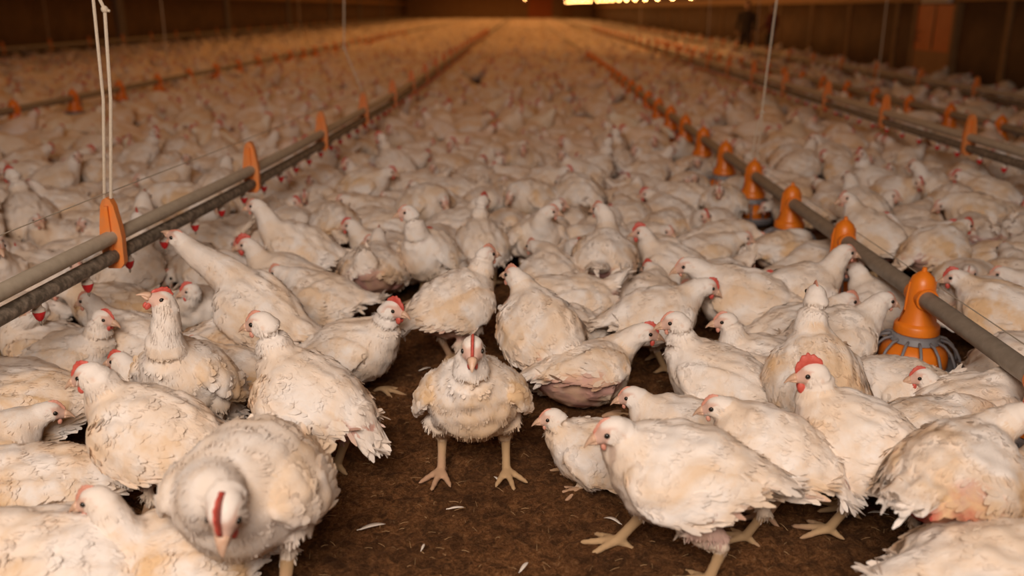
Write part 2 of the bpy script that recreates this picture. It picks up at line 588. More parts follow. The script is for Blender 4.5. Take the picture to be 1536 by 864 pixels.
# left drinker line
up = [at_z(u, v, 0.54) for u, v in ((0, 439), (170, 354), (364, 262), (460, 213), (522, 178), (605, 134), (690, 76))]
dr = up[0] - up[1]
up = [up[0] + dr * 3.2] + up + [np.array([up[-1][0] * 0.98, 40, 0.54]), np.array([up[-1][0] * 0.98, 98, 0.54])]
up = smooth_line([np.array(p) for p in up], 2)


def nipple_meshes():
    cap = MB().lathe([(0.001, 0.0), (0.011, 0.0), (0.012, -0.012), (0.019, -0.018), (0.020, -0.026), (0.012, -0.028)], 12).mesh('nipple_cap', True, 40)
    cup = MB().lathe([(0.019, -0.026), (0.020, -0.030), (0.013, -0.050), (0.006, -0.058), (0.001, -0.058)], 12).mesh('cup', True, 40)
    pin = MB().lathe([(0.004, -0.056), (0.005, -0.066), (0.002, -0.074), (0.0005, -0.075)], 8).mesh('pin')
    cap.materials.append(M_CLEAR); cup.materials.append(M_RED); pin.materials.append(M_PIPE)
    return cap, cup, pin


ME_CAP, ME_CUP, ME_PIN = nipple_meshes()


def bracket_mesh(h=0.15):
    m = MB()
    prof = [(-0.022, -0.118), (0.022, -0.118), (0.037, -0.10), (0.041, 0.0), (0.037, 0.04), (0.024, h - .03), (0.014, h - .008), (0.0, h), (-0.014, h - .008), (-0.024, h - .03), (-0.037, 0.04), (-0.041, 0.0), (-0.037, -0.10)]
    t = 0.017
    n = len(prof)
    # plate across the pipes, thicker in the middle
    m.add([(x, -t, z) for x, z in prof] + [(x, t, z) for x, z in prof],
          [tuple(range(n)), tuple(range(2 * n - 1, n - 1, -1))] + [(i, i + n, (i + 1) % n + n, (i + 1) % n) for i in range(n)])
    m.box((-0.007, -0.030, -0.10), (0.007, 0.030, h - 0.03))
    me = m.mesh('bracket', True, 30)
    me.materials.append(M_ORANGE_DUSTY)
    return me


ME_BRACKET = bracket_mesh()


def drinker_line(pts, label, ys_b, ys_n, zsep=0.07, near=True):
    r = empty('drinker_line', pts[0])
    o0 = np.array(pts[0])
    tag(r, label, 'water pipe')
    loc = [p - o0 for p in pts]
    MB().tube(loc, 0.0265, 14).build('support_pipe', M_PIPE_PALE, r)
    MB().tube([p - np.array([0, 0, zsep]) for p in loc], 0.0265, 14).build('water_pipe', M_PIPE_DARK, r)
    for y in ys_b:
        p = line_at(pts, y) - o0
        b = link('bracket', ME_BRACKET, None, r)
        b.location = p
    for y in ys_n:
        p = line_at(pts, y) - o0 - np.array([0, 0, zsep + 0.022])
        c = link('nipple_cap', ME_CAP, None, r)
        c.location = p
        cu = link('cup', ME_CUP, None, c)
        pi = link('pin', ME_PIN, None, c)
    return r


y_b0 = float(at_z(178, 355, 0.54)[1])
y_n0 = float(at_z(97, 457, 0.445)[1])
drinker_line(up, 'double grey drinker pipe with orange brackets and red drinking nipples, crossing the near left', [y_b0 + 1.45 * i for i in range(0, 22)], [y_n0 + 0.305 * i for i in range(-3, 62)])
wpts = [line_at(up, y) + np.array([0, 0, 0.165]) for y in [0.6 + 0.5 * i for i in range(40)]]
tag(MB().tube(wpts, 0.0022, 5).build('guard_wire', M_WIRE), 'thin wire strung over the left drinker pipe brackets', 'wire')

# other lines, set by their height and offset from the camera axis
def straight(x, z, y0=-1.0, y1=98.0):
    return [np.array([x, y0, z])] + [np.array([x, y, z]) for y in np.arange(2, y1, 4)]


tag(MB().tube(straight(-5.0, 0.40), 0.036, 12).build('feed_pipe', M_PIPE), 'grey feed pipe with small blurred orange cones, second line from the left wall', 'pipe')
yl0 = float(at_z(65, 147, 0.40)[1])
for i in range(0, 26):
    pan_feeder((-5.0, yl0 + 1.22 * (i - 1), 0.40), 0, 'blurred orange pan feeder at the left frame edge, closest on its pipe' if i == 0 else
               'small blurred orange pan feeder, %s from the left on the far left pipe' % ORD[i - 1], 'pan feeders on the left feed pipe')
drinker_line(straight(-11.3, 0.52), 'dim drinker pipe with small orange brackets running beside the dark left wall', [16 + 2.05 * i for i in range(24)], [])
drinker_line(straight(2.95, 0.54), 'blurred double drinker pipe crossing the upper right, right of the orange feeders', [6.0 + 1.45 * i for i in range(24)], [5.2 + 0.31 * i for i in range(40)])
tag(MB().tube(straight(4.3, 0.34), 0.036, 12).build('feed_pipe', M_PIPE), 'dark blurred feed pipe between the upper right drinker pipe and right wall', 'pipe')
for i in range(24):
    pan_feeder((4.3, 7.2 + 1.0 * i, 0.34), 0, 'tiny dim pan feeder under the far right pipe, %s from the right along it' % ORD[i], 'pan feeders on the far right feed pipe')
drinker_line(straight(5.5, 0.42), 'dim drinker pipe closest to the brown right wall', [8 + 1.6 * i for i in range(24)], [])

# hanging cords
def cord(pts, r, label, knot=None):
    m = MB().tube(pts, r, 7)
    for kx in (knot or []):
        m.ball(kx, 0.013, 9, 6)
        m.tube([np.array(kx) + np.array([0.0, 0, 0]), np.array(kx) + np.array([0.018, 0, -0.006])], 0.005, 6)
    return tag(m.build('suspension_rope', M_CORD), label, 'cord')


pb = line_at(up, y_b0) + np.array([0, 0, 0.145])
Yb = float(pb[1])


def at_y(u, v, y):
    d = ray(u, v)
    return np.array([0, 0, CAM_H]) + y / d[1] * d


a0, a1 = at_y(140, 0, Yb), at_y(150, 0, Yb)
def ext(p, q, z):
    return p + (q - p) * (z - p[2]) / (q[2] - p[2])
ca = [pb + np.array([-0.012, 0, 0]), at_y(155, 150, Yb), a0, ext(at_y(155, 150, Yb), a0, 2.35)]
cord(ca, 0.0058, 'left one of two pale cords holding the drinker pipe by its nearest bracket')
kb = at_y(157, 14, Yb)
cb = [pb + np.array([0.012, 0, 0]), at_y(166, 150, Yb), kb, at_y(150, 0, Yb), ext(kb, at_y(150, 0, Yb), 2.35)]
cord(cb, 0.0062, 'knotted right one of two pale cords holding the near drinker pipe', [kb])
y4 = y_b0 + 1.45 * 3
p4 = line_at(up, y4) + np.array([0, 0, 0.145])
t4 = at_y(516, 0, p4[1])
cord([p4, at_y(516, 72, p4[1]), t4, ext(p4, t4, 2.7)], 0.0055, 'pale cord hanging to the drinker pipe near the top centre left', [at_y(516, 72, p4[1])])
# cord to the right feeder
yc = yf0 + s_f * 3
pc = np.array([XF, yc, ZF + 0.09])
kc = at_y(1143, 168, yc)
tc_ = at_y(1165, 0, yc)
cord([kc, at_y(1150, 110, yc), tc_, ext(kc, tc_, 2.6)], 0.0052, 'pale cord hanging at the upper right above the orange feeders', [kc])
lp = MB()
lp.tube([pc + np.array([-0.03, 0, 0]), kc + np.array([-0.015, 0, -0.06]), kc], 0.004, 6)
lp.tube([pc + np.array([0.01, 0, 0]), kc + np.array([0.006, 0, -0.06]), kc], 0.004, 6)
tag(lp.build('rope_loop', M_CORD), 'split cord loop tying an orange feeder cone to its hanging cord', 'cord')
for i, (x, y, z) in enumerate(((2.95, 14.9, 0.68), (2.95, 23.6, 0.68), (-5.0, 13.0, 0.45), (-5.0, 21.0, 0.45), (-11.3, 22.15, 0.66), (4.3, 11.2, 0.42), (4.3, 17.2, 0.42))):
    cord([(x, y, z), (x, y, ceil_z(x))], 0.006, ['thin cord over the upper right drinker pipe, the one closer to the camera', 'thin cord over the upper right drinker pipe, the more distant one',
         'thin cord holding the far left feed pipe, the closer one', 'thin cord holding the far left feed pipe, the more distant one', 'thin cord beside the left wall holding its drinker pipe',
         'thin cord holding the far right feed pipe, the closer one', 'thin cord holding the far right feed pipe, beside the orange door'][i])

# ------------------------------------------------------------------ chickens
def voxel(mb, size, smooth_it=2, decimate=None, sm=0.5):
    me = mb.mesh('tmp_shape', False)
    o = bpy.data.objects.new('tmp_shape', me)
    COL.objects.link(o)
    r = o.modifiers.new('r', 'REMESH')
    r.mode = 'VOXEL'
    r.voxel_size = size
    if smooth_it:
        s = o.modifiers.new('s', 'SMOOTH')
        s.factor, s.iterations = sm, smooth_it
    if decimate:
        d = o.modifiers.new('d', 'DECIMATE')
        d.ratio = decimate
    dg = bpy.context.evaluated_depsgraph_get()
    out = bpy.data.meshes.new_from_object(o.evaluated_get(dg))
    bpy.data.objects.remove(o)
    bpy.data.meshes.remove(me)
    return out


def mesh_arrays(me):
    nv = len(me.vertices)
    v = np.empty(nv * 3, np.float32)
    me.vertices.foreach_get('co', v)
    n = np.empty(nv * 3, np.float32)
    me.vertices.foreach_get('normal', n)
    nl = len(me.loops)
    li = np.empty(nl, np.int32)
    me.loops.foreach_get('vertex_index', li)
    ls = np.empty(len(me.polygons), np.int32)
    me.polygons.foreach_get('loop_start', ls)
    return v.reshape(-1, 3).astype(float), n.reshape(-1, 3).astype(float), li, ls


def raw_mesh(name, v, li, ls, col=None, mat=None):
    me = bpy.data.meshes.new(name)
    me.vertices.add(len(v))
    me.vertices.foreach_set('co', np.asarray(v, np.float32).ravel())
    me.loops.add(len(li))
    me.loops.foreach_set('vertex_index', np.asarray(li, np.int32))
    me.polygons.add(len(ls))
    me.polygons.foreach_set('loop_start', np.asarray(ls, np.int32))
    me.update(calc_edges=True)
    me.polygons.foreach_set('use_smooth', np.ones(len(ls), bool))
    if col is not None:
        a = me.color_attributes.new('Col', 'FLOAT_COLOR', 'POINT')
        a.data.foreach_set('color', np.asarray(col, np.float32).ravel())
    if mat:
        me.materials.append(mat)
    return me


def vnoise(p, scale, seed):
    """cheap smooth noise of points p, about -1..1"""
    r = np.random.RandomState(seed)
    out = np.zeros(len(p))
    for i in range(7):
        k = r.normal(0, 1, 3)
        k *= scale * r.uniform(0.7, 1.5) / np.linalg.norm(k)
        out += np.sin(p @ k + r.uniform(0, 6.28))
    return out / 2.6


BODY = [(-.222, .014, .022, .012, .012), (-.195, .012, .052, .036, .036), (-.15, .006, .086, .072, .078), (-.085, .002, .112, .102, .108),
        (-.01, .0, .124, .112, .115), (.06, .0, .118, .112, .112), (.115, .010, .096, .092, .098), (.150, .026, .064, .062, .066), (.172, .038, .030, .03, .03)]
BODY = [(u * .93, w, a * 1.04, bu * 1.10, bd * 1.10) for u, w, a, bu, bd in BODY]
HS = 1.27


def head_frame(hyaw, hpitch):
    cy, sy, cp, sp = math.cos(math.radians(hyaw)), math.sin(math.radians(hyaw)), math.cos(math.radians(hpitch)), math.sin(math.radians(hpitch))
    return basis((cy * cp, sy * cp, sp))


def chicken_shape(post='stand', pitch=12, head=None, hyaw=0, hpitch=-8, feet=None, droop=0, wing_out=0.0, tail=-8, fat=1.0, fatneck=1.0, lod=0, zc=None, roll=0, toes=True, **kw):
    sit = post == 'sit'
    zc = zc or (0.122 if sit else 0.268)
    if head is None:
        head = (.205, 0, .155) if sit else (.205, 0, .175)
    C = np.array([0, 0, zc])
    p = math.radians(pitch)
    rl = math.radians(roll)
    R = np.array([[math.cos(p), 0, -math.sin(p)], [0, 1, 0], [math.sin(p), 0, math.cos(p)]]) @ \
        np.array([[1, 0, 0], [0, math.cos(rl), -math.sin(rl)], [0, math.sin(rl), math.cos(rl)]])
    B = lambda q: C + R @ np.asarray(q, float)
    fl = R @ np.array([-1.0, 0, -0.12])
    mb = MB()
    caps = []
    ka, kb = (1.08 * fat, 0.90) if sit else (1.0 * fat, 1.0)
    rings, n = [], 20
    for u, w, a, bu, bd in BODY:
        rg = []
        for j in range(n):
            t = 2 * math.pi * j / n
            y, z = a * ka * math.cos(t), (bu if math.sin(t) > 0 else bd) * kb * math.sin(t)
            rg.append(B((u, y, w * kb + z)))
        rings.append(rg)
    mb.rings(rings)
    for r0, r1 in zip(BODY[:-1], BODY[1:]):
        caps.append((B((r0[0], 0, r0[1])), B((r1[0], 0, r1[1])), (r0[2] * ka + r0[3]) / 2, (r1[2] * ka + r1[3]) / 2, 0, fl))
    # wings, folded along the flanks
    wp = [(.115, .014, .006), (.090, .048, .013), (.04, .072, .017), (-.03, .076, .017), (-.09, .060, .015), (-.145, .038, .012), (-.185, .014, .006)]
    dr = math.radians(droop)
    for s in (-1, 1):
        rg, ax = [], []
        for u, h, th in wp:
            ub = np.interp(u, [b[0] for b in BODY], [b[2] for b in BODY])
            y = s * (ub * ka * 0.93 + 0.017 + wing_out * max(0, .12 - u) * 0.35)
            du = u - .10
            u2, w2 = .10 + du * math.cos(dr), .026 + du * 0.05 + du * math.sin(dr)
            c = np.array([u2, y, w2])
            ax.append(B(c))
            rr = []
            for j in range(14):
                t = 2 * math.pi * j / 14
                zz = h * math.sin(t)
                rr.append(B(c + np.array([0, s * (th * math.cos(t) - 0.45 * max(0, zz) - 0.30 * min(0, zz)), zz * (0.75 if zz > 0 else 1.0)])))
            rg.append(rr)
        mb.rings(rg)
        wf = ax[-1] - ax[0]
        wf /= np.linalg.norm(wf)
        for i in range(len(wp) - 1):
            for oz, k in ((-.6, .5), (0, .55), (.4, .5)):
                off = R @ np.array([0, s * (-.45 * max(0, oz) * wp[i][1]), oz * wp[i][1]])
                caps.append((ax[i] + off, ax[i + 1] + off, wp[i][2] + .012, wp[i + 1][2] + .012, 1, wf))
    # tail tuft
    ta = math.radians(tail)
    t0, t1 = np.array([-.160, 0, .022]), np.array([-.160 - .105 * math.cos(ta), 0, .022 + .105 * math.sin(ta)])
    rg = []
    for f, hw, th in ((0, .055, .045), (.45, .056, .026), (.8, .05, .013), (1.0, .034, .007)):
        c = t0 + (t1 - t0) * f
        rg.append([B(c + np.array([th * math.sin(t) * math.sin(ta), hw * math.cos(t), th * math.sin(t)])) for t in (2 * math.pi * j / 12 for j in range(12))])
    mb.rings(rg)
    for yy in (-.025, .025):
        caps.append((B(t0 + [0, yy, 0]), B(t1 + [0, yy, 0]), .034, .016, 6, R @ (t1 - t0) / np.linalg.norm(t1 - t0)))
    # neck and head
    H = C + np.asarray(head, float)
    ho = head_frame(hyaw, hpitch)
    hb = ho * HS
    P0 = B((.075, 0, .030))
    P1 = B((.145, 0, .070))
    back = P1 - H
    L = np.linalg.norm(back)
    P2 = H - hb[0] * 0.020 + back / L * min(.07, L * .45) - hb[2] * 0.012
    P3 = H - hb[0] * 0.008 - hb[2] * 0.004
    pts = [P0 * (1 - t) ** 3 + 3 * P1 * t * (1 - t) ** 2 + 3 * P2 * t * t * (1 - t) + P3 * t ** 3 for t in np.linspace(0, 1, 9)]
    rad = [x * fatneck for x in (.088, .082, .073, .064, .056, .0495, .0445, .041, .038)]
    mb.tube(pts, rad, 14)
    for i in range(8):
        d = pts[i] - pts[i + 1]
        caps.append((pts[i], pts[i + 1], rad[i], rad[i + 1], 2 if i > 2 else 0, d / np.linalg.norm(d)))
    mb.ball(H, (.033, .0255, .0265), 14, 9, hb)
    mb.ball(H + hb[0] * .022 - hb[2] * .005, (.022, .0155, .0165), 12, 8, hb)
    mb.ball(H + hb[0] * .034 - hb[2] * .007, (.012, .0105, .0115), 10, 7, hb)
    for s in (-1, 1):
        mb.ball(H + hb[0] * .008 + hb[1] * s * .0145 - hb[2] * .008, (.016, .011, .013), 10, 7, hb)
    caps.append((H - hb[0] * .012, H + hb[0] * .034, .031 * HS, .014 * HS, 3, -ho[0]))
    # legs
    if sit:
        for s in (-1, 1):
            a_, b_ = B((-.03, s * .085, -.035)), B((.035, s * .092, -.055))
            mb.tube([a_ - (b_ - a_) * .3, a_, b_, b_ + (b_ - a_) * .25], [.03, .058, .052, .02], 12)
            caps.append((a_, b_, .058, .052, 4, fl))
            if toes:
                an = np.array([.055, s * .075, .014])
                leg_toes(mb, caps, an, 8 * s, 0.9)
    else:
        feet = feet or [(.01, -.072, -8), (.02, .072, 8)]
        for (fx, fy, fa), s in zip(feet, (-1, 1)):
            hip = B((-.025, s * .070, -.03))
            lift = 0.0
            an = np.array([fx, fy, .022])
            hk = np.array([fx - .042 + (hip[0] - fx) * .18, fy * .92 + hip[1] * .08, .118])
            kn = hip * .45 + hk * .55 + np.array([.035, s * .010, .012])
            mb.tube([hip + np.array([0, 0, .03]), hip, kn, hk], [.045, .070, .052, .024], 14)
            caps.append((hip, kn, .070, .052, 4, np.array([0, 0, -1.0])))
            caps.append((kn, kn + (hk - kn) * .85, .052, .027, 4, np.array([0, 0, -1.0])))
            mb.tube([hk + (kn - hk) * .3, hk, hk * .5 + an * .5, an], [.024, .0175, .0135, .0145], 10)
            caps.append((hk, an, .0165, .0145, 5, np.array([0, 0, -1.0])))
            leg_toes(mb, caps, an, fa, 1.0)
    return mb, caps, dict(C=C, R=R, H=H, hb=hb)


def leg_toes(mb, caps, an, fa, k):
    for ang, ln in ((0, .088), (38, .072), (-38, .072), (176, .036)):
        a = math.radians(fa + ang)
        d = np.array([math.cos(a), math.sin(a), 0])
        m1, m2, e = an + d * ln * .35 + [0, 0, -.003], an + d * ln * .72 + [0, 0, -.010], an + d * ln - [0, 0, .0155]
        mb.tube([an, m1, m2, e, e + d * .012 * k - [0, 0, .002]], [.0125 * k, .0108 * k, .0095 * k, .0078 * k, .003], 8)
        caps.append((an, e + d * .012, .0125, .008, 5, d))


def classify(v, caps):
    best = np.full(len(v), 1e9)
    zone = np.zeros(len(v), int)
    flow = np.zeros((len(v), 3))
    for p0, p1, r0, r1, z, fdir in caps:
        d = p1 - p0
        t = np.clip(((v - p0) @ d) / (d @ d + 1e-12), 0, 1)
        dist = np.linalg.norm(v - (p0 + t[:, None] * d), axis=1) - (r0 + (r1 - r0) * t)
        m = dist < best
        best[m] = dist[m]
        zone[m] = z
        flow[m] = fdir
    return zone, flow


def paint(v, n, zone, fr, bare=0.5, wound=0.0, dirt=0.5, seed=0, patch=()):
    q = (v - fr['C']) @ fr['R']          # body frame
    hq = (v - fr['H']) @ fr['hb'].T / HS ** 2      # head frame
    col = np.tile(np.array([.81, .75, .70, .6]), (len(v), 1))
    al = np.array([.60, .85, .25, .12, .40, .0, .45])
    col[:, 3] = al[zone] * (0.4 + 1.2 * dirt)

    def mix(c, m):
        m = np.clip(m, 0, 1)[:, None]
        col[:, :3] = col[:, :3] * (1 - m) + np.array(c) * m

    n1, n2 = vnoise(q, 22, seed + 1), vnoise(q, 60, seed + 2)
    soft = lambda x, a, b: np.clip((x - a) / (b - a), 0, 1)
    # breast and belly rub in the litter
    low = soft(-(q[:, 2]) + .02 * n1, .040 - .06 * max(0, dirt - .5), .10) * np.isin(zone, (0, 4)) * (0.35 + 0.65 * dirt)
    mix((.50, .33, .17), low * 0.75)
    mix((.34, .20, .10), soft(-(q[:, 2]) + .02 * n1 + .01 * n2, .085, .125) * np.isin(zone, (0,)) * 0.6 * dirt)
    # bare pink skin: flank below the wing, rump below the tail, crop
    side = np.exp(-((q[:, 0] + .10) / (.035 + .045 * bare)) ** 2 - ((q[:, 2] + .078) / (.024 + .026 * bare)) ** 2) * np.isin(zone, (0, 4))
    mix((.53, .28, .25), soft(side * (1 + .45 * n1 + .35 * n2), .16, .36) * bare)
    vent = soft(-q[:, 0], .10, .15) * soft(-q[:, 2], -.035 * bare, .02) * np.exp(-(q[:, 1] / (.055 + .03 * bare)) ** 2) * np.isin(zone, (0, 4))
    mix((.50, .25, .22), soft(vent * (1 + .45 * n1 + .3 * n2), .16, .42) * bare)
    mix((.45, .06, .04), soft((vent + side) * (1 + .6 * n2), .30, .60) * wound)
    raw = np.zeros(len(v))
    for sd, u, w, ru, rw in patch:       # plucked raw skin on one side (sd 0: both)
        m = np.exp(-((q[:, 0] - u) / ru) ** 2 - ((q[:, 2] - w) / rw) ** 2) * np.isin(zone, (0, 1, 4, 6))
        raw = np.maximum(raw, m * ((q[:, 1] * sd > 0) if sd else 1))
    raw = soft(raw * (1 + .35 * n1 + .25 * n2), .22, .45)
    mix((.50, .26, .24), raw * .9)
    mix((.40, .22, .22), raw * soft(n2, -.2, .8) * .6)
    mix((.44, .05, .035), raw * soft(n1 + .8 * n2, .0, .6) * wound)
    crop = np.exp(-((q[:, 0] - .135) / .022) ** 2 - ((np.abs(q[:, 1]) - .045) / .02) ** 2 - ((q[:, 2] - .05) / .035) ** 2) * np.isin(zone, (0, 2))
    mix((.42, .27, .24), soft(crop * (1 + .5 * n2), .45, .75) * bare * .8)
    # pink face
    hd = zone == 3
    eye = np.exp(-((hq[:, 0] - .012) / .020) ** 2 - ((hq[:, 2] + .001) / .015) ** 2) * (np.abs(hq[:, 1]) > .010)
    face = np.maximum(soft(hq[:, 0], -.014, .008) * soft(-hq[:, 2], -.021, -.012), eye)
    face = np.maximum(face, soft(hq[:, 0], .014, .026))
    mix((.63, .38, .30), soft(face + .15 * n2, .25, .8) * hd * .85)
    mix((.70, .52, .42), soft(np.exp(-((hq[:, 0] + .012) / .009) ** 2 - ((hq[:, 2] + .008) / .010) ** 2) * (np.abs(hq[:, 1]) > .012), .4, .8) * hd * .7)
    # legs
    sh = zone == 5
    mix((.44, .29, .155), sh * 1.0)
    mix((.34, .20, .11), soft(-v[:, 2] + .006 * n1, -.02, -.004) * sh * .6)
    mix((.48, .28, .20), soft(n1, .1, .7) * sh * .5)
    col[sh, 3] = .12
    skin = np.maximum(soft(side * (1 + .45 * n1 + .35 * n2), .16, .36), soft(vent * (1 + .45 * n1 + .3 * n2), .16, .42)) * bare
    skin = np.maximum(skin, raw * .95)
    return col, np.clip(skin, 0, 1), face * hd, q


def make_feathers(v, nrm, li, ls, zone, flow, col, skin, face, q, count, seed):
    rng = np.random.RandomState(seed)
    cnt = np.diff(np.append(ls, len(li)))
    ok = cnt == 4
    quad = li[(ls[ok][:, None] + np.arange(4))]
    a = np.linalg.norm(np.cross(v[quad[:, 2]] - v[quad[:, 0]], v[quad[:, 3]] - v[quad[:, 1]]), axis=1) / 2
    zq = zone[quad[:, 0]]
    dens = np.array([1.0, 0.9, 1.9, 0.9, 1.6, 0.0, 1.4])[zq]
    dens = dens * (1 - .90 * skin[quad[:, 0]]) * np.clip(1 - 1.6 * face[quad[:, 0]], 0, 1)
    dens *= np.where(v[quad[:, 0], 2] < .02, 0.1, 1.0)
    w = a * dens
    pick = rng.choice(len(quad), count, p=w / w.sum())
    b = rng.dirichlet([1, 1, 1, 1], count)
    vi = quad[pick]
    P = (v[vi] * b[:, :, None]).sum(1)
    N = nrm[vi].mean(1)
    N /= np.linalg.norm(N, axis=1)[:, None]
    z = zq[pick]
    Fd = flow[vi[:, 0]] + rng.normal(0, .16, (count, 3))
    br = np.clip((q[vi[:, 0], 0] - .05) / .07, 0, 1) * (z == 0)
    Fd += (br * 1.6)[:, None] * np.array([0, 0, -1.0])
    Fd -= (Fd * N).sum(1)[:, None] * N
    Fd /= np.linalg.norm(Fd, axis=1)[:, None] + 1e-9
    S = np.cross(N, Fd)
    L = np.array([.026, .026, .014, .010, .022, .0, .055])[z] * rng.uniform(.75, 1.25, count)
    W = np.array([.017, .018, .0068, .005, .0055, .0, .015])[z] * rng.uniform(.8, 1.15, count)
    A = np.radians(np.array([3.0, 3.2, 4., 5., 12., 0, 6.])[z] + np.abs(rng.normal(0, 2.5, count)))
    L *= 1 - .32 * br
    W *= 1 - .35 * br
    A *= 1 - .4 * br
    rump = (z == 0) & (q[vi[:, 0], 0] < -.11)
    L[rump], W[rump], A[rump] = L[rump] * 1.1, W[rump] * .5, A[rump] + np.radians(9)
    qw = q[vi[:, 0], 0]
    fl = (z == 1) & (qw < .0) & (q[vi[:, 0], 2] < .035)            # flight feathers
    L[fl] *= 2.3
    W[fl] *= .95
    A[fl] = np.radians(3.5)
    fuzz = (rng.rand(count) < np.where(z == 1, .12, np.where(z == 2, .85, .66))) & (z != 3)
    L[fuzz] = rng.uniform(.011, .021, fuzz.sum())
    W[fuzz] = .0026
    A[fuzz] = np.radians(rng.uniform(14, 36, fuzz.sum()))
    belly = (z == 0) & (q[vi[:, 0], 2] < -.03)
    W[belly] *= .6
    A[belly] += np.radians(8)
    st = [(0, 0), (.34, -.43), (.34, .43), (.76, -.5), (.76, .5), (1.0, -.14), (1.0, .14)]
    tanA = np.tan(A)
    V = np.empty((count, 7, 3))
    for i, (l, s) in enumerate(st):
        h = L * l * tanA * (1 - .55 * l) - .0015 - abs(s) * W * .22
        V[:, i] = P + Fd * (L * l)[:, None] + S * (W * s)[:, None] + N * h[:, None]
    V[:, :, 2] = np.maximum(V[:, :, 2], .004)
    fl_idx = np.array([0, 1, 2, 2, 1, 3, 4, 4, 3, 5, 6])
    off = np.arange(count)[:, None] * 7
    FL = (fl_idx[None] + off).ravel()
    FS = (np.array([0, 3, 7])[None] + np.arange(count)[:, None] * 11).ravel()
    ang = rng.normal(1.0, .025, count) * (1 - .06 * (rng.rand(count) < .12))
    Cc = col[vi[:, 0]].copy()
    Cc[:, :3] *= ang[:, None]
    Cc = np.repeat(Cc[:, None], 7, 1)
    Cc[:, 5:, :3] *= .96
    NN = N * .95 - Fd * .05 + rng.normal(0, .055, (count, 3))
    NN = np.repeat(NN[:, None], 7, 1)
    NN += np.array([0, -1, 1, -1, 1, -.3, .3])[None, :, None] * S[:, None] * .10
    return V.reshape(-1, 3), NN.reshape(-1, 3), FL, FS, np.clip(Cc.reshape(-1, 4), 0, 1)


def chicken_mesh(name, count=1500, vox=.0062, seed=0, bare=.5, wound=0., dirt=.5, patch=(), **pose):
    mb, caps, fr = chicken_shape(**pose)
    me = voxel(mb, vox, 3)
    v, n, li, ls = mesh_arrays(me)
    bpy.data.meshes.remove(me)
    zone, flow = classify(v, caps)
    col, skin, face, q = paint(v, n, zone, fr, bare, wound, dirt, seed, patch)
    # clumped plumage: shallow waves across the feather flow
    amp = np.array([.0038, .0030, .0022, .0004, .0040, 0, .002])[zone] * (1 - .7 * skin) * np.where((q[:, 0] > .07) & (zone == 0), .5, 1.0)
    v2 = v + n * (amp * vnoise(q * np.array([1.0, 1.5, 1.5]), 75, seed + 5))[:, None]
    v2 += n * (amp * .9 * vnoise(q, 30, seed + 6))[:, None]
    fv, fn, fl, fs, fc = make_feathers(v2, n, li, ls, zone, flow, col, skin, face, q, count, seed + 9)
    V = np.concatenate([v2, fv])
    LI = np.concatenate([li, fl + len(v2)])
    LS = np.concatenate([ls, fs + len(li)])
    CC = np.concatenate([col, fc])
    me = raw_mesh(name, V, LI, LS, CC, M_BIRD)
    bn = np.empty(len(V) * 3, np.float32)
    me.vertices.foreach_get('normal', bn)
    nn = bn.reshape(-1, 3)
    nn[len(v2):] = fn / np.linalg.norm(fn, axis=1)[:, None]
    me.normals_split_custom_set_from_vertices(nn.tolist())
    return me, fr


def comb_mesh(fr, cs, floppy=0.0, pale=False, seed=0):
    H, hb = fr['H'], fr['hb']
    r = random.Random(seed)
    n = 17
    rings = []
    for i in range(n):
        t = i / (n - 1)
        x = .037 - t * (.034 + .022 * min(1, cs))
        base = .0245 - 0.020 * max(0, (x - .008) / .03) ** 1.5
        env = math.sin(math.pi * min(1, (t + .10) / 1.12)) ** .7
        h = (.002 + .021 * cs * env * (.72 + .28 * abs(math.sin(t * math.pi * 4.5 + .4))))
        th = (.0028 + .0022 * max(0, min(1, (cs - .4) / .4))) * (1 - .3 * abs(t - .5))
        rg = []
        for j in range(8):
            a = 2 * math.pi * j / 8
            hh = base - .004 + (h + .004) * (.5 + .5 * math.sin(a))
            yy = th * math.cos(a) * (1 - .45 * (hh - base) / max(h, .001)) + floppy * max(0, hh - base)
            rg.append(H + hb[0] * (x + .10 * max(0, hh - base)) + hb[1] * yy + hb[2] * hh)
        rings.append(rg)
    me = MB().rings(rings).mesh('comb')
    me.materials.append(M_COMB_PALE if pale else M_COMB)
    return me


def beak_mesh(fr):
    H, hb = fr['H'], fr['hb']
    mb = MB()
    for up, ln in ((1, .026), (-1, .018)):
        rings = []
        for t in (0, .2, .45, .7, .88, 1.0):
            x = .036 + ln * t
            w = .0108 * (1 - t) ** .7 + .0008
            h = (.0088 if up > 0 else .0056) * (1 - t) ** .8 + .0007
            zc = -.0065 + (.0035 - .0135 * t ** 2 if up > 0 else -.004 - .001 * t)
            rings.append([H + hb[0] * x + hb[1] * (w * math.cos(a)) + hb[2] * (zc + h * math.sin(a)) for a in (2 * math.pi * j / 10 for j in range(10))])
        mb.rings(rings)
    me = mb.mesh('beak')
    me.materials.append(M_BEAK)
    return me


def wattle_mesh(fr, cs, pale):
    H, hb = fr['H'], fr['hb']
    mb = MB()
    k = .5 + .55 * cs
    for s in (-1, 1):
        mb.ball(H + hb[0] * .027 + hb[1] * s * .0075 - hb[2] * (.019 + .006 * k), (.0085 * k, .0042, .0115 * k), 10, 7, hb)
    me = mb.mesh('wattle')
    me.materials.append(M_COMB_PALE if pale else M_COMB)
    return me


def eye_mesh(fr, s):
    H, hb = fr['H'], fr['hb']
    me = MB().ball(H + hb[0] * .0145 + hb[1] * s * .0208 + hb[2] * .0035, (.0058, .0042, .0055), 10, 7, hb).mesh('eye')
    me.materials.append(M_EYE)
    return me


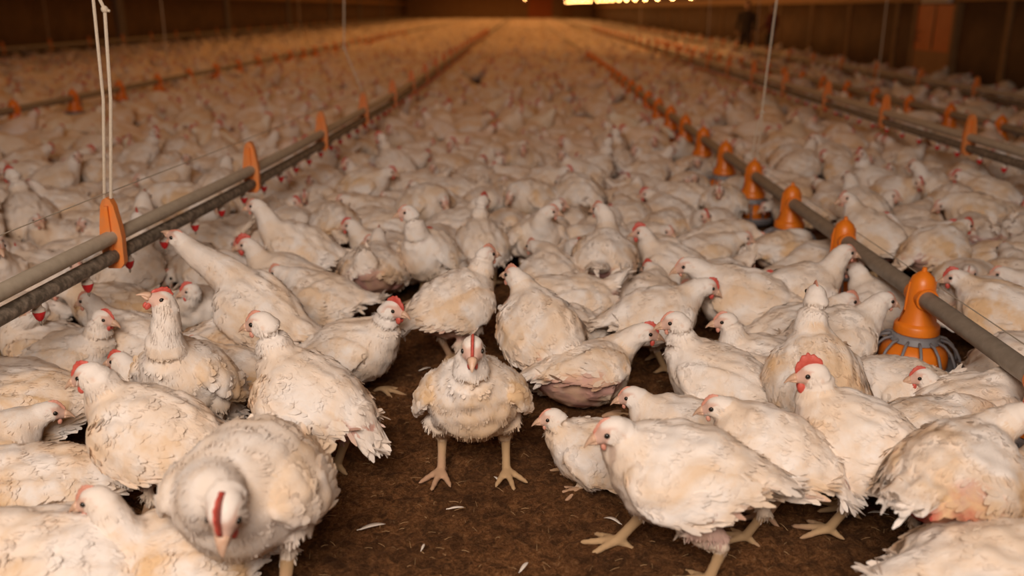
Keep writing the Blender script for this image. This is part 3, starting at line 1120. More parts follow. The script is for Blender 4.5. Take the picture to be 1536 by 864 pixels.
class Kind:
    """one pose: its body mesh and the meshes of its parts"""

    def __init__(s, seed=0, comb=.5, pale=True, count=1500, floppy=0., **pose):
        s.body, s.fr = chicken_mesh('broiler_chicken', count=count, seed=seed, **pose)
        s.parts = [('comb', comb_mesh(s.fr, comb, floppy, pale, seed)), ('beak', beak_mesh(s.fr)), ('eye', eye_mesh(s.fr, -1)), ('eye', eye_mesh(s.fr, 1)),
                   ('wattle', wattle_mesh(s.fr, comb, pale))]


def put_chicken(kind, x, y, heading, label, group, scale=1.0, flip=False):
    o = bpy.data.objects.new('broiler_chicken', kind.body)
    o.location = (x, y, 0.0)
    o.rotation_euler = (0, 0, math.radians(heading))
    o.scale = (scale, -scale if flip else scale, scale)
    COL.objects.link(o)
    tag(o, label, 'chicken', group)
    for nm, me in kind.parts:
        c = bpy.data.objects.new(nm, me)
        COL.objects.link(c)
        c.parent = o
    return o


# --- hand-placed chickens: (u, v) of the body centre in the photograph, height of that centre, heading (0 right, 90 away, 180 left, 270 to the camera)
S, T = 'stand', 'sit'
UP = (.165, 0, .235)
G_NEAR = 'chickens around the bare patch of litter'
HERO = [
    # u, v, heading, scale, pose, label
    (709, 594, 271, 1.0, dict(post=S, pitch=10, head=(.145, .008, .205), hpitch=-16, tail=-25, fat=1.10, feet=[(-.01, -.098, -14), (-.01, .098, 14)], comb=.75, pale=False, bare=.2, dirt=.9, wing_out=.05, floppy=.1),
     'chicken standing alone in the bare middle, facing the camera with legs apart'),
    (366, 732, 264, 1.16, dict(post=S, pitch=-2, head=(.205, .060, .080), hyaw=4, hpitch=-50, tail=-20, comb=1.0, pale=False, bare=.2, dirt=.35, feet=[(-.04, -.07, -5), (.03, .07, 5)]),
     'big round chicken at lower left with its red-combed head bent down'),
    (228, 650, 168, 1.02, dict(post=S, pitch=10, head=(.135, .03, .165), hyaw=12, hpitch=-16, comb=.45, pale=False, bare=.5, dirt=.4),
     'white chicken in profile at left, pointing its open-looking beak left and down'),
    (40, 605, 188, 1.05, dict(post=T, pitch=4, head=(.22, 0, .12), hpitch=-10, dirt=.8, zc=.16), 'dirty-winged chicken cut by the left frame edge below the pipe end'),
    (66, 728, 190, 1.0, dict(post=T, pitch=0, head=(.21, 0, .11), hpitch=-15, dirt=.7, bare=.3), 'stained chicken lying at the left edge, just above the corner one'),
    (85, 838, 186, 1.05, dict(post=T, pitch=3, head=(.22, 0, .10), hpitch=-10, dirt=.5, bare=.4, zc=.15), 'chicken filling the bottom left corner of the picture'),
    (262, 836, 205, .95, dict(post=T, pitch=8, head=(.155, -.03, .185), hyaw=-25, hpitch=-14, comb=.4, dirt=.75, bare=.1), 'yellowish sitting chicken with raised head between the corner and the round one'),
    (280, 566, 258, 1.0, dict(post=S, pitch=22, head=(.10, .02, .275), hyaw=-40, hpitch=42, comb=.5, pale=False, dirt=.6, bare=.3), 'chicken craning its neck straight up toward the drinker, red comb on top'),
    (385, 462, 162, 1.05, dict(post=S, pitch=24, head=(.30, 0, .225), hpitch=32, comb=.1, dirt=.5, bare=.4, tail=5), 'chicken stretching a long neck diagonally up to a red drinking nipple'),
    (462, 594, 152, 1.02, dict(post=S, pitch=14, head=(.135, .02, .205), hyaw=18, hpitch=-10, comb=.3, bare=.9, dirt=.35, tail=-32, patch=[(1, -.165, -.02, .028, .045)], feet=[(-.03, -.07, -5), (.02, .07, 5)]),
     'tall chicken left of the bare patch, head raised left, red rump showing'),
    (535, 524, 338, .98, dict(post=T, zc=.19, pitch=8, head=(.155, 0, .175), hpitch=-8, comb=.85, pale=False, bare=.35, dirt=.35), 'chicken with a spiky red comb looking right behind the bare patch'),
    (683, 455, 38, 1.0, dict(post=S, pitch=8, head=(.145, 0, .17), hpitch=0, bare=.8, dirt=.45, tail=-20, patch=[(-1, -.10, -.045, .045, .028)]), 'chicken seen from behind, walking off right above the lone one'),
    (812, 490, 122, 1.0, dict(post=S, pitch=16, head=(.15, .02, .155), hpitch=0, hyaw=15, bare=.9, dirt=.5, tail=-25, droop=6, patch=[(1, -.145, -.03, .03, .035)]), 'chicken with drooping tail, facing away left, right behind the lone one'),
    (880, 560, 22, 1.0, dict(post=T, zc=.145, pitch=-2, roll=-24, head=(.205, -.03, .135), hyaw=-28, hpitch=-12, comb=.5, pale=False, bare=1.0, dirt=.55, patch=[(-1, -.09, -.03, .075, .040), (-1, .0, -.055, .07, .022)]), 'lying chicken with a large raw pink flank, looking right'),
    (890, 676, 182, .84, dict(post=T, pitch=4, head=(.145, 0, .130), hpitch=-10, comb=.15, dirt=.5, bare=.0), 'small chicken sitting at the right edge of the bare patch, pink face left'),
    (1022, 644, 172, .93, dict(post=T, pitch=3, head=(.165, 0, .11), hpitch=-14, comb=.15, dirt=.5), 'sitting chicken behind the striding one, only head and back showing'),
    (1012, 708, 170, 1.04, dict(post=S, pitch=0, head=(.145, .03, .110), hyaw=14, hpitch=-18, comb=.2, dirt=.35, bare=.6, tail=-14, patch=[(1, -.125, -.045, .038, .03)], zc=.255, feet=[(.13, -.05, 0), (-.09, .075, -6)]),
     'big chicken striding left at the lower right of the bare litter'),
    (1152, 676, 146, .93, dict(post=S, pitch=8, head=(.145, .02, .105), hyaw=18, hpitch=-14, comb=.3, dirt=.4, bare=.7, tail=-35, patch=[(1, -.15, -.05, .035, .03)]), 'chicken with fluffy hanging tail beside the striding one, head left'),
    (1280, 658, 146, .99, dict(post=S, pitch=10, head=(.115, .02, .165), hyaw=25, hpitch=-8, comb=1.15, pale=False, dirt=.45, bare=.6, tail=-48, droop=4), 'standing chicken with a big red comb and wattles, tail hanging down'),
    (1436, 710, 40, 1.02, dict(post=S, pitch=0, head=(.18, -.06, .12), hyaw=-40, hpitch=-8, comb=.6, pale=False, dirt=.7, bare=1., wound=.9, tail=0, patch=[(-1, -.125, .005, .045, .045), (-1, -.09, -.06, .05, .04)]), 'chicken with a bloody bare rump, right of the big-combed one'),
    (1496, 858, 8, 1.05, dict(post=T, pitch=0, head=(.21, 0, .12), zc=.14, dirt=.4), 'chicken lying in the bottom right corner, only its back in the picture'),
    (1565, 745, 60, .95, dict(post=T, zc=.19, pitch=0, head=(.20, 0, .14), dirt=.6, bare=.3), 'chicken cut off by the right edge beside the bloody-rumped one'),
    (1072, 564, 160, 1.0, dict(post=T, zc=.20, pitch=10, head=(.135, .02, .18), hyaw=16, hpitch=-12, comb=.2, dirt=.25, bare=.3), 'clean white chicken with upright neck looking left, right of the raw-flanked one'),
    (1148, 548, 172, .95, dict(post=T, zc=.17, pitch=5, head=(.150, 0, .165), hpitch=-8, comb=.3, dirt=.4), 'chicken whose head rises just behind the clean upright white one'),
    (1168, 588, 150, .92, dict(post=T, zc=.16, pitch=4, head=(.19, 0, .10), hpitch=-20, dirt=.4, bare=.3), 'half-hidden chicken squeezed in behind the fluffy-tailed one'),
    (1226, 566, 95, .98, dict(post=S, pitch=26, head=(.12, -.02, .235), hyaw=-10, hpitch=5, dirt=.85, bare=.4, droop=3), 'brownish dirty chicken with upright neck, seen from the back behind the big comb'),
    (1336, 582, 196, .95, dict(post=T, zc=.17, pitch=0, head=(.16, .05, .055), hyaw=14, hpitch=-28, comb=.9, pale=False, dirt=.3), 'white chicken resting with red-combed head held low, right of the big comb'),
    (1452, 628, 172, .86, dict(post=T, zc=.14, pitch=3, head=(.175, 0, .155), hpitch=-10, comb=.5, pale=False, dirt=.5), 'chicken looking left directly below the orange drum of the big feeder'),
    (1396, 652, 12, .98, dict(post=T, zc=.18, pitch=-3, head=(.22, -.02, .03), hpitch=-25, dirt=.6, bare=.4), 'speckled chicken with its head lowered right, above the bloody-rumped one'),
    (1455, 612, 14, .95, dict(post=T, zc=.18, pitch=3, head=(.24, 0, .10), hpitch=-20, dirt=.4, bare=.5), 'chicken reaching right into the feeder cut by the right edge'),
    (988, 474, 12, .97, dict(post=S, zc=.22, pitch=4, head=(.19, -.02, .12), hyaw=-12, hpitch=-25, comb=.5, pale=False, dirt=.5, bare=.5), 'chicken looking down right with ragged tail, behind the raw-flanked one'),
    (1108, 446, 166, 1.05, dict(post=S, pitch=4, head=(.20, .02, .12), hyaw=15, hpitch=-18, comb=.05, dirt=.4, bare=.6, zc=.23), 'big cream chicken in profile facing left, below the second orange cone'),
    (1200, 440, 8, 1.0, dict(post=S, zc=.23, pitch=6, head=(.175, 0, .17), hpitch=-8, comb=.15, dirt=.3), 'white chicken facing right toward the feed pipe, behind the cream one'),
    (1198, 500, 10, 1.02, dict(post=T, zc=.16, pitch=4, head=(.18, 0, .12), hpitch=-10, dirt=.5, bare=.3), 'lying chicken with its dark-tipped tail pointing left, near the big feeder'),
    (1252, 508, 10, .96, dict(post=S, zc=.21, pitch=4, head=(.185, 0, .145), hpitch=-14, comb=.1, dirt=.35), 'chicken putting its beak to the front orange feeder'),
    (1008, 398, 164, .95, dict(post=T, zc=.19, pitch=8, head=(.155, .02, .165), hyaw=10, hpitch=-8, comb=.9, pale=False, dirt=.25), 'red-combed white chicken sitting sideways left of the second orange cone'),
    (828, 416, 100, .98, dict(post=T, zc=.20, pitch=10, head=(.19, .05, .10), hyaw=30, hpitch=-10, dirt=.4, bare=.2), 'round chicken seen from behind, above the drooping-tailed one'),
    (905, 386, 78, .98, dict(post=S, pitch=10, head=(.17, .04, .19), hyaw=60, hpitch=-5, dirt=.4, bare=1., tail=25, patch=[(0, -.20, -.02, .05, .05)]), 'standing chicken with bare pink rump, thin leg visible in the dark gap'),
    (646, 384, 236, .98, dict(post=S, pitch=20, head=(.13, -.02, .235), hyaw=-40, hpitch=-6, comb=.2, dirt=.45, zc=.25), 'chicken with tall upright neck and breast to the camera, head left'),
    (560, 404, 90, 1.0, dict(post=T, zc=.20, pitch=-6, head=(.2, 0, .12), hpitch=-10, dirt=.5, bare=1., tail=62, patch=[(0, -.20, -.03, .05, .055)]), 'chicken seen from behind with cocked tail over bald purple rump'),
    (446, 372, 188, 1.0, dict(post=S, pitch=14, head=(.175, -.02, .205), hyaw=-8, hpitch=-8, comb=.15, dirt=.4), 'chicken holding its brown-beaked head up, left of the bald-rumped one'),
    (428, 416, 184, .95, dict(post=T, zc=.20, pitch=8, head=(.165, 0, .165), hpitch=-10, comb=1.0, pale=False, dirt=.35), 'chicken with bright red comb and wattle just above the stretched neck'),
    (482, 446, 168, .98, dict(post=T, zc=.18, pitch=6, head=(.19, 0, .10), hpitch=-10, dirt=.4, bare=.7, tail=10), 'chicken whose white tail sticks out right behind the spiky-combed one'),
    (112, 535, 352, .92, dict(post=T, zc=.15, pitch=6, head=(.145, 0, .17), hpitch=-14, comb=.5, pale=False, dirt=.4), 'chicken facing right at the left, its head over the profile one'),
    (196, 508, 172, .92, dict(post=T, zc=.16, pitch=8, head=(.165, 0, .16), hpitch=-10, comb=.4, dirt=.3), 'chicken looking left between the drinker pipe and the craning one'),
    (66, 522, 190, .92, dict(post=T, zc=.13, pitch=4, head=(-.02, .05, .19), hyaw=10, hpitch=-10, comb=.6, pale=False, dirt=.5), 'chicken half hidden under the near end of the drinker pipe'),
    (168, 462, 186, .96, dict(post=T, zc=.16, pitch=0, head=(.20, 0, .09), hpitch=-12, dirt=.7, bare=.6, tail=25), 'lying chicken under the drinker pipe with a ragged tail end right'),
    (310, 528, 60, .92, dict(post=T, zc=.15, pitch=5, head=(.19, 0, .12), dirt=.85), 'yellow-stained chicken wedged behind the craning one'),
    (296, 462, 268, .9, dict(post=T, zc=.15, pitch=5, head=(.165, .05, .14), hyaw=-70, hpitch=-10, comb=.6, pale=False, dirt=.2, bare=.3), 'white chicken directly under the stretching one'),
    (352, 560, 165, .86, dict(post=T, zc=.12, pitch=5, head=(.17, 0, .12), hpitch=-10, comb=.1, dirt=.7), 'little yellowish chicken peering out left of the tall red-rumped one'),
    (252, 606, 172, .9, dict(post=T, zc=.13, pitch=5, head=(.165, 0, .16), hpitch=-6, comb=.5, pale=False, dirt=.5), 'chicken showing only comb and eye behind the profile one at left'),
]

rngp = random.Random(11)
placed = []           # x, y, heading, scale
KINDS = []
for i, (u, v, hd, sc, pose, lab) in enumerate(HERO):
    pose = dict(pose)
    zc = pose.get('zc', .122 if pose['post'] == T else .268)
    p = at_z(u, v, zc * sc)
    near = p[1] < 3.6
    kd = Kind(seed=100 + i * 7, count=3800 if near else 2200, vox=.0060 if near else .0072, **pose)
    put_chicken(kd, p[0], p[1], hd, lab, G_NEAR, sc)
    placed.append([p[0], p[1], hd, sc, True])
    KINDS.append(kd)


# --- the other chickens: relaxed random packing around the hand-placed ones
GEN = [
    dict(post=T, pitch=4, head=(.185, .0, .095), hpitch=-12, comb=.3, dirt=.5, bare=.4, zc=.15),
    dict(post=T, pitch=6, head=(.155, .02, .15), hyaw=25, hpitch=-8, comb=.5, pale=False, dirt=.4, bare=.2, zc=.15),
    dict(post=T, pitch=0, head=(.185, -.03, .03), hyaw=-30, hpitch=-25, comb=.3, dirt=.7, bare=.5, zc=.16),
    dict(post=S, pitch=10, head=(.155, 0, .16), hpitch=-8, comb=.4, dirt=.45, bare=.7, zc=.25),
    dict(post=S, pitch=2, head=(.19, .03, .05), hyaw=20, hpitch=-25, comb=.3, dirt=.6, bare=.8, tail=-20, zc=.25, patch=[(0, -.11, -.05, .045, .028)]),
    dict(post=S, pitch=18, head=(.14, -.02, .215), hyaw=-40, hpitch=-5, comb=.8, pale=False, dirt=.3, bare=.5, zc=.25),
    dict(post=T, pitch=2, head=(.165, .04, .10), hyaw=60, hpitch=-12, comb=.7, pale=False, dirt=.3, bare=.3, zc=.16),
    dict(post=T, pitch=8, head=(.150, -.02, .14), hyaw=-55, hpitch=-6, comb=.2, dirt=.6, bare=.6, zc=.17, tail=35),
    dict(post=S, pitch=6, head=(.175, .0, .11), hpitch=-14, hyaw=-15, comb=.6, pale=False, dirt=.8, bare=1., zc=.235, tail=-30, patch=[(0, -.16, -.02, .04, .045)]),
    dict(post=T, pitch=-4, head=(.17, .02, .01), hyaw=35, hpitch=-30, dirt=.5, bare=.9, zc=.18, tail=40, patch=[(0, -.19, -.01, .04, .04), (1, -.10, -.045, .04, .025)]),
    dict(post=T, pitch=5, head=(.155, .0, .135), hpitch=-8, hyaw=5, comb=.25, dirt=.2, bare=.2, fat=1.05, zc=.15),
    dict(post=S, pitch=14, head=(.15, .03, .17), hyaw=80, hpitch=-8, comb=.35, dirt=.4, bare=.6, tail=0, zc=.24),
]
BIAS = [0, 0, 1, 2, 2, 3, 4, 6, 6, 7, 8, 8, 9, 9, 10, 10, 11, 0, 2, 4, 9, 6, 7, 5]
GEN_WORD = ['sitting', 'alert sitting', 'crouching', 'standing', 'pecking', 'tall', 'sitting', 'alert sitting', 'dirty', 'crouching', 'plump', 'standing']
GEN_K = [Kind(seed=700 + 13 * i, count=1700, vox=.0075, **p) for i, p in enumerate(GEN)]


def px_to_floor(poly, z=0.0):
    return np.array([at_z(u, v, z)[:2] for u, v in poly])


def inside(pt, poly):
    x, y = pt
    c = False
    j = len(poly) - 1
    for i in range(len(poly)):
        if (poly[i][1] > y) != (poly[j][1] > y) and x < (poly[j][0] - poly[i][0]) * (y - poly[i][1]) / (poly[j][1] - poly[i][1]) + poly[i][0]:
            c = not c
        j = i
    return c


BARE = [px_to_floor(q) for q in (
    [(395, 1000), (440, 780), (500, 700), (545, 660), (530, 600), (615, 520), (690, 510), (760, 560), (800, 640), (850, 720), (930, 790), (1120, 800), (1300, 760), (1440, 790), (1430, 1000)],
    [(880, 440), (960, 440), (960, 510), (880, 500)], [(150, 740), (240, 740), (240, 790), (150, 790)], [(620, 480), (760, 480), (700, 560), (640, 560)],
    [(940, 560), (990, 560), (985, 610), (930, 610)], [(340, 640), (370, 640), (360, 670)],
    [(480, 700), (470, 610), (500, 580), (600, 560), (640, 560), (640, 680)],
    [(548, 250), (580, 250), (580, 290), (548, 290)], [(690, 128), (735, 128), (730, 150), (700, 150)], [(1150, 183), (1215, 195), (1205, 208), (1150, 196)])]

rng = np.random.RandomState(21)
sp, ca_, sa_ = .328, math.cos(.31), math.sin(.31)
cand = []
for i in range(-120, 420):
    for j in range(-160, 420):
        gx, gy = (i + .5 * (j % 2)) * sp, j * sp * .866
        x, y = gx * ca_ - gy * sa_, gx * sa_ + gy * ca_
        if not (WL + .42 < x < WR - .42 and .8 < y < Y1 - .6):
            continue
        if abs(x) > .62 * y + (2.4 if y < 8.6 else 1.2):
            continue
        if y > 30 and (i * 7 + j * 3) % 10 < 3:
            continue
        cand.append((x + rng.normal(0, .05), y + rng.normal(0, .05)))
cand = np.array(cand)
near_m = cand[:, 1] < 8.6
NEAR, FAR = cand[near_m], cand[~near_m]
rng.shuffle(NEAR)
hero = np.array([[p[0], p[1], math.radians(p[2])] for p in placed])
pans = np.array(PANS)


def seg_pts(a):
    d = np.stack([np.cos(a[:, 2]), np.sin(a[:, 2])], -1)
    return a[:, :2] + d * .085, a[:, :2] - d * .085


hf, hr = seg_pts(hero)
keep = []
for x, y in NEAR:
    if any(inside((x, y), b) for b in BARE):
        continue
    d = min(np.hypot(hf[:, 0] - x, hf[:, 1] - y).min(), np.hypot(hr[:, 0] - x, hr[:, 1] - y).min(), np.hypot(hero[:, 0] - x, hero[:, 1] - y).min())
    if d < .20 or np.hypot(pans[:, 0] - x, pans[:, 1] - y).min() < .36:
        continue
    # no strays in front of the hand-placed group
    if y < 2.5 and abs(x) < .60 * y + .12:
        continue
    if math.hypot(x, y) < 1.5:
        continue
    keep.append((x, y, rng.uniform(0, 2 * math.pi)))
g = np.array(keep)
for it in range(40):
    A = np.concatenate([g, hero])
    d = np.stack([np.cos(A[:, 2]), np.sin(A[:, 2])], -1)
    tot = np.zeros((len(g), 2))
    rot = np.zeros(len(g))
    for s1 in (1, -1):
        p = A[:len(g), :2] + s1 * .085 * d[:len(g)]
        for s2 in (1, -1):
            q = A[:, :2] + s2 * .085 * d
            dv = p[:, None] - q[None]
            ds = np.sqrt((dv ** 2).sum(-1)) + 1e-9
            ds[np.arange(len(g)), np.arange(len(g))] = 9
            ov = np.clip(.232 - ds, 0, None)
            f = (dv / ds[..., None] * ov[..., None]).sum(1) * .35
            tot += f
            rot += s1 * (d[:len(g), 0] * f[:, 1] - d[:len(g), 1] * f[:, 0]) * 3
        dv = p[:, None] - pans[None]
        ds = np.sqrt((dv ** 2).sum(-1)) + 1e-9
        tot += (dv / ds[..., None] * np.clip(.33 - ds, 0, None)[..., None]).sum(1) * .6
    g[:, :2] += np.clip(tot, -.03, .03)
    g[:, 2] += np.clip(rot, -.2, .2)
    g[:, 1] = np.maximum(g[:, 1], .9)

info, BEYOND = [], []
for x, y, a in g:
    if any(inside((x, y), b) for b in BARE):
        continue
    pr = project((x, y, .18))
    vis = pr is not None and -60 < pr[0] < 1596 and -80 < pr[1] < 930
    if not vis:
        BEYOND.append((x, y, a))
        continue
    info.append((math.hypot(x, y), x, y, a, pr))
info.sort(key=lambda t: t[0])
N_IND = 300 - len(HERO)
IND, REST = info[:N_IND], info[N_IND:]

# landmarks that a chicken can be told by
LM = []
for i in range(0, 12):
    LM.append((XF, yf0 + s_f * i, 'the %s feeder of the thick pipe' % ORD[i]))
for i in range(0, 7):
    p = line_at(up, y_b0 + 1.45 * i)
    LM.append((p[0], p[1], 'the %s bracket of the near drinker pipe' % ORD[i]))
for i in range(0, 6):
    p = (XF + 1.465, 6.0 + 1.45 * i)
    LM.append((p[0], p[1], 'the %s bracket of the right drinker pipe' % ORD[i]))
for i in range(0, 6):
    LM.append((-5.0, yl0 + 1.22 * i, 'the %s cone of the far left feed pipe' % ORD[i]))
for idx, nm in ((37, 'the bare-rumped one in the dark gap'), (36, 'the round back-view one'), (38, 'the tall-necked one'), (39, 'the cocked-tail one'), (32, 'the white one by the feed pipe'), (8, 'the neck-stretching one'), (35, 'the red-combed one at the second cone')):
    LM.append((placed[idx][0], placed[idx][1], nm))
lm_px = [project((a, b, .25)) for a, b, _ in LM]


def facing(a, x, y):
    rel = (math.degrees(a) - math.degrees(math.atan2(y, x)) + 90 + 360) % 360     # 90 = straight away
    return ['facing right', 'facing away', 'facing left', 'facing us'][int(((rel + 45) % 360) // 90)]


rows = []
for i, (d, x, y, a, pr) in enumerate(IND):
    kind = BIAS[(i * 5 + int(abs(x) * 37) % 7) % len(BIAS)]
    low = min(abs(x - XF), abs(x - line_at(up, y)[0])) < .2
    if low and GEN[kind]['post'] == S:
        kind = (0, 1, 6, 10)[i % 4]
    best = min(range(len(LM)), key=lambda k: math.hypot(LM[k][0] - x, LM[k][1] - y))
    du, dv = pr[0] - lm_px[best][0], pr[1] - lm_px[best][1]
    side = ('right of' if du > 0 else 'left of') if abs(du) > abs(dv) * 1.2 else ('before' if dv > 0 else 'behind')
    rows.append((kind, facing(a, x, y), side, best, math.hypot(du, dv)))
order = {}
for i, r in enumerate(rows):
    order.setdefault((GEN_WORD[r[0]], r[1], r[2], r[3]), []).append((r[4], i))
rank = {}
for v in order.values():
    for j, (ds, i) in enumerate(sorted(v)):
        rank[i] = (j, len(v))
for i, (d, x, y, a, pr) in enumerate(IND):
    kind, fc, sd, b, _ = rows[i]
    j, n = rank[i]
    lab = '%s chicken %s, %s%s %s' % (GEN_WORD[kind], fc, (ORD[j] + ' ' if n > 1 else ''), sd, LM[b][2])
    put_chicken(GEN_K[kind], x, y, math.degrees(a), lab, 'packed chickens of the middle distance', rng.uniform(.90, 1.04), bool(rng.rand() < .5))

# --- the rest of the flock, thousands of them, as one mass
def lod_shape(i, lvl):
    mb, caps, fr = chicken_shape(**GEN[i])
    me = voxel(mb, (.017, .028, .030)[lvl], 1, (None, .5, .20)[lvl], .4)
    v, n, li, ls = mesh_arrays(me)
    bpy.data.meshes.remove(me)
    zone, flow = classify(v, caps)
    col, _, _, q = paint(v, n, zone, fr, GEN[i].get('bare', .5), 0, GEN[i].get('dirt', .5), i, GEN[i].get('patch', ()))
    if lvl < 2:
        cm = comb_mesh(fr, GEN[i].get('comb', .5) + .2, 0, False, i)
        a, _, b, c = mesh_arrays(cm)
        bpy.data.meshes.remove(cm)
        li, ls = np.concatenate([li, b + len(v)]), np.concatenate([ls, c + len(li)])
        v = np.concatenate([v, a])
        col = np.concatenate([col, np.tile([.60, .13, .09, 0.], (len(a), 1))])
    low = v[:, 2] < .05
    return v, li, ls, col


LOD = [[lod_shape(i, l) for i in range(len(GEN))] for l in range(3)]
pool = [(x, y, a) for _, x, y, a, _ in REST] + BEYOND
for x, y in FAR:
    if any(inside((x, y), b) for b in BARE[-2:]):
        continue
    if np.hypot(pans[:, 0] - x, pans[:, 1] - y).min() < .24:
        continue
    pool.append((x, y, rng.uniform(0, 6.283)))
VV, LI_, LS_, CC_ = [], [], [], []
nv = nl = 0
for x, y, a in pool:
    dd = math.hypot(x, y)
    lv = 0 if dd < 11.5 else (1 if dd < 24 else 2)
    v, li, ls, col = LOD[lv][BIAS[rng.randint(len(BIAS) - 1)]]
    s_ = rng.uniform(.90, 1.04)
    c, s = math.cos(a) * s_, math.sin(a) * s_
    fy = 1 if rng.rand() < .5 else -1
    w = np.empty_like(v)
    w[:, 0] = v[:, 0] * c - fy * v[:, 1] * s + x
    w[:, 1] = v[:, 0] * s + fy * v[:, 1] * c + y
    w[:, 2] = v[:, 2] * s_
    VV.append(w.astype(np.float32))
    LI_.append(li + nv)
    LS_.append(ls + nl)
    k_ = rng.uniform(.90, 1.03)
    cc = col.copy()
    cc[:, :3] *= np.array([k_, k_ * rng.uniform(.96, 1.0), k_ * rng.uniform(.90, 1.0)])
    CC_.append(cc.astype(np.float32))
    nv += len(v)
    nl += len(li)
fm = raw_mesh('distant_flock', np.concatenate(VV), np.concatenate(LI_), np.concatenate(LS_), np.concatenate(CC_), M_FLOCK)
fo = link('distant_flock', fm)
tag(fo, 'thousands of white chickens packed over the floor into the distance', 'chickens', None, 'stuff')
print('FLOCK', len(pool), nv, 'IND', len(IND), 'of', len(info))
del VV, LI_, LS_, CC_

# ------------------------------------------------------------------ people near the right wall
def person(name, x, y, h, rz, mats, label, stride=.10, arm=0.0):
    mb = MB()
    k = h / 1.75
    P = lambda *q: np.array(q, float) * k
    leg = [((0.0, s * .09, .92), (.02 + s * stride * .4, s * .10, .50), (-.02 + s * stride, s * .10, .09)) for s in (-1, 1)]
    for (a, b, c) in leg:
        mb.tube([P(*a) + P(0, 0, .05), P(*a), (P(*a) + P(*b)) / 2, P(*b), (P(*b) + P(*c)) / 2, P(*c)], [.08 * k, .098 * k, .088 * k, .066 * k, .060 * k, .045 * k], 12)
        mb.tube([P(*c) + P(-.05, 0, -.045), P(*c) + P(.06, 0, -.045), P(*c) + P(.17, 0, -.062)], [(.045 * k, .042 * k), (.050 * k, .040 * k), (.036 * k, .022 * k)], 10)
    tor = [(.86, .155, .115), (.95, .175, .125), (1.08, .160, .115), (1.22, .185, .125), (1.36, .200, .120), (1.44, .150, .090), (1.49, .070, .062)]
    mb.rings([[P(r2 * math.cos(t), r1 * math.sin(t), z) for t in (2 * math.pi * j / 16 for j in range(16))] for z, r1, r2 in tor])
    mb.tube([P(0, 0, 1.44), P(.01, 0, 1.54), P(.02, 0, 1.60)], [.060 * k, .052 * k, .055 * k], 10)
    mb.ball(P(.02, 0, 1.645), (.094 * k, .074 * k, .112 * k), 14, 10)
    mb.ball(P(.075, 0, 1.61), (.035 * k, .045 * k, .055 * k), 10, 8)
    mb.ball(P(.115, 0, 1.635), (.018 * k, .014 * k, .022 * k), 8, 6)
    for s in (-1, 1):
        mb.ball(P(.01, s * .076, 1.64), (.020 * k, .010 * k, .030 * k), 8, 6)
        sh, el, wr = P(0, s * .20, 1.39), P(-.02 + arm * .1, s * .255, 1.12), P(.06 + arm * .28, s * .235, .90 + arm * .2)
        mb.tube([P(0, s * .13, 1.39), sh, el, wr], [.065 * k, .066 * k, .050 * k, .034 * k], 12)
        dv = (wr - el) / np.linalg.norm(wr - el)
        mb.tube([wr - dv * .02 * k, wr + dv * .04 * k, wr + dv * .09 * k], [(.030 * k, .020 * k), (.042 * k, .018 * k), (.040 * k, .015 * k)], 10)
        for f, ln in ((-.03, .065), (-.01, .078), (.01, .074), (.03, .058)):
            b0 = wr + dv * .085 * k + P(f, 0, 0)
            mb.tube([b0, b0 + dv * ln * .55 * k, b0 + dv * ln * k + P(.0, -s * .015, 0)], [.0105 * k, .0095 * k, .007 * k], 7)
        mb.tube([wr + dv * .03 * k + P(.03, 0, 0), wr + dv * .07 * k + P(.06, 0, 0), wr + dv * .10 * k + P(.062, -s * .01, 0)], [.012 * k, .011 * k, .008 * k], 7)
    me = voxel(mb, .0085, 2)
    # cloth, skin and shoe are patches of the one skin
    for m_ in mats:
        me.materials.append(m_)
    me.shade_smooth()
    for poly in me.polygons:
        c = poly.center / k
        hand = c.z < .93 and abs(c.y) > .165 and c.z > .6
        poly.material_index = 2 if (c.z > 1.50 or hand) else (0 if c.z > .90 else 1)
    o = link(name, me)
    o.location = (x, y, 0)
    o.rotation_euler = (0, 0, rz)
    tag(o, label, 'person')
    hair = MB()
    hair.ball(P(.005, 0, 1.668), (.101 * k, .082 * k, .106 * k), 16, 10)
    hm = hair.mesh('hair')
    bm = bmesh.new()
    bm.from_mesh(hm)
    bmesh.ops.bisect_plane(bm, geom=bm.verts[:] + bm.edges[:] + bm.faces[:], plane_co=P(.03, 0, 1.665), plane_no=Vector((.75, 0, -.66)), clear_outer=True)
    bm.to_mesh(hm)
    bm.free()
    hm.shade_smooth()
    ho_ = link('hair', hm, M_HAIR, o)
    sm_ = ho_.modifiers.new('thick', 'SOLIDIFY')
    sm_.thickness = .006
    return o


yp = 23.5
xp = float(at_y(1118, 60, yp)[0])
person('person', xp, yp, 1.54, math.radians(250), [M_DARKCLOTH, M_DARKCLOTH, M_SKIN], 'person in all dark clothing standing among the chickens by the right wall', .12, .3)
yp2 = 24.2
xp2 = float(at_y(1156, 60, yp2)[0])
person('person', xp2, yp2, 1.46, math.radians(205), [M_MAROON, M_DARKCLOTH, M_SKIN], 'person in a dark maroon top, standing right of the all-dark figure', .05, .5)

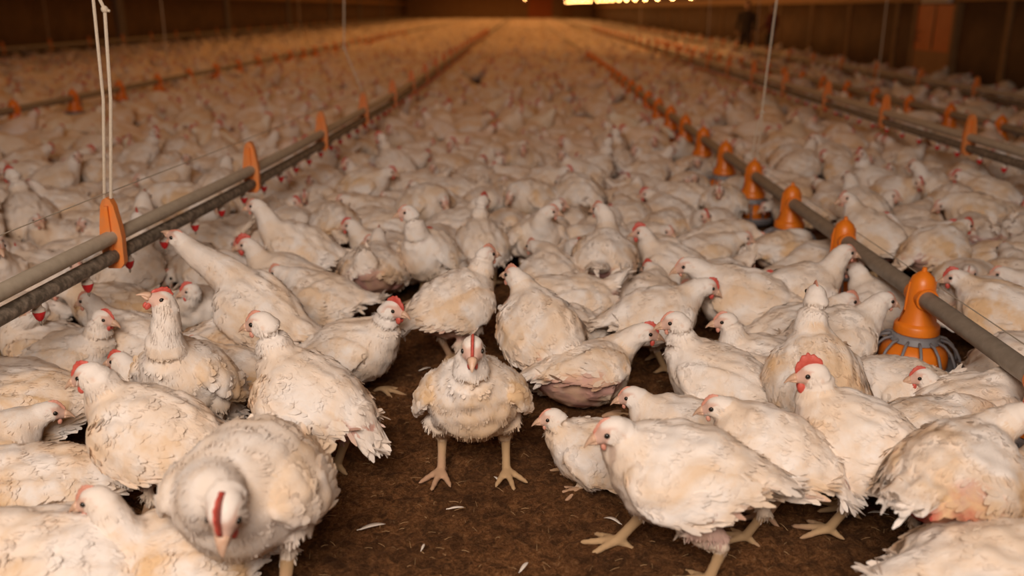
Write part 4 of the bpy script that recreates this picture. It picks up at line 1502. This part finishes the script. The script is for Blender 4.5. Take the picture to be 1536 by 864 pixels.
# ------------------------------------------------------------------ loose feathers and straw on the bare litter
def feather_obj(u, v, ln, rz, label, curl=.25):
    p = at_z(u, v, .012)
    n = 9
    V, F = [], []
    for i in range(n):
        t = i / (n - 1)
        w = ln * .11 * math.sin(math.pi * min(1, t * .9 + .08)) ** .7
        z = .002 + ln * curl * t * (1 - t)
        y0 = ln * .25 * curl * t * t
        V += [(t * ln, y0 - w, z + .25 * w), (t * ln, y0, z), (t * ln, y0 + w, z + .25 * w)]
    for i in range(n - 1):
        for j in (0, 1):
            F.append((i * 3 + j, i * 3 + j + 1, i * 3 + j + 4, i * 3 + j + 3))
    r = empty('loose_feather', (p[0], p[1], .010), rz)
    tag(r, label, 'feather', 'loose feathers on the litter')
    vane = MB().add(V, F).build('vane', M_FLUFF, r)
    md = vane.modifiers.new('thick', 'SOLIDIFY')
    md.thickness = .0012
    MB().tube([(-ln * .12, 0, .003), (ln * .4, ln * .04 * curl, .003 + ln * curl * .25), (ln * .95, ln * .24 * curl, .004)], [.0014, .001, .0005], 6).build('quill', M_FLUFF, r)


for a in ((690, 655, .035, .4, 'small white feather tuft lying between the legs of the lone standing chicken', .5),
          (672, 764, .045, .15, 'pale feather on the bare litter just below the lone chicken', .3),
          (540, 795, .07, .35, 'thin curved feather lying at the left of the bare litter', .3),
          (630, 556, .05, .6, 'white feather on the litter at the upper left of the lone chicken', .3),
          (930, 786, .05, 2.4, 'white feather beside the raised foot of the striding chicken', .5),
          (780, 858, .045, 1.0, 'white feather at the bottom edge of the bare litter', .4),
          (748, 722, .03, 2.0, 'tiny pale feather by the right foot of the lone chicken', .4),
          (1330, 772, .05, 2.9, 'pale feather on dark litter below the big-combed chicken', .4),
          (632, 826, .03, 1.3, 'small pale feather at the lower middle of the bare litter', .4)):
    feather_obj(*a)
rs = np.random.RandomState(8)
st = MB()
for i in range(900):
    x, y = rs.uniform(-1.3, 1.5), rs.uniform(1.45, 3.6)
    a, ln, r0 = rs.uniform(0, 6.28), rs.uniform(.006, .032), rs.uniform(.0005, .0012)
    d = np.array([math.cos(a), math.sin(a), rs.normal(0, .12)]) * ln
    p = np.array([x, y, .012 + rs.uniform(0, .006)])
    st.tube([p, p + d * .5 + [0, 0, .002], p + d], [r0, r0, r0 * .7], 4)
tag(st.build('litter_straw', M_STRAW), 'short bits of straw and shavings strewn on the dark litter', 'straw', None, 'stuff')
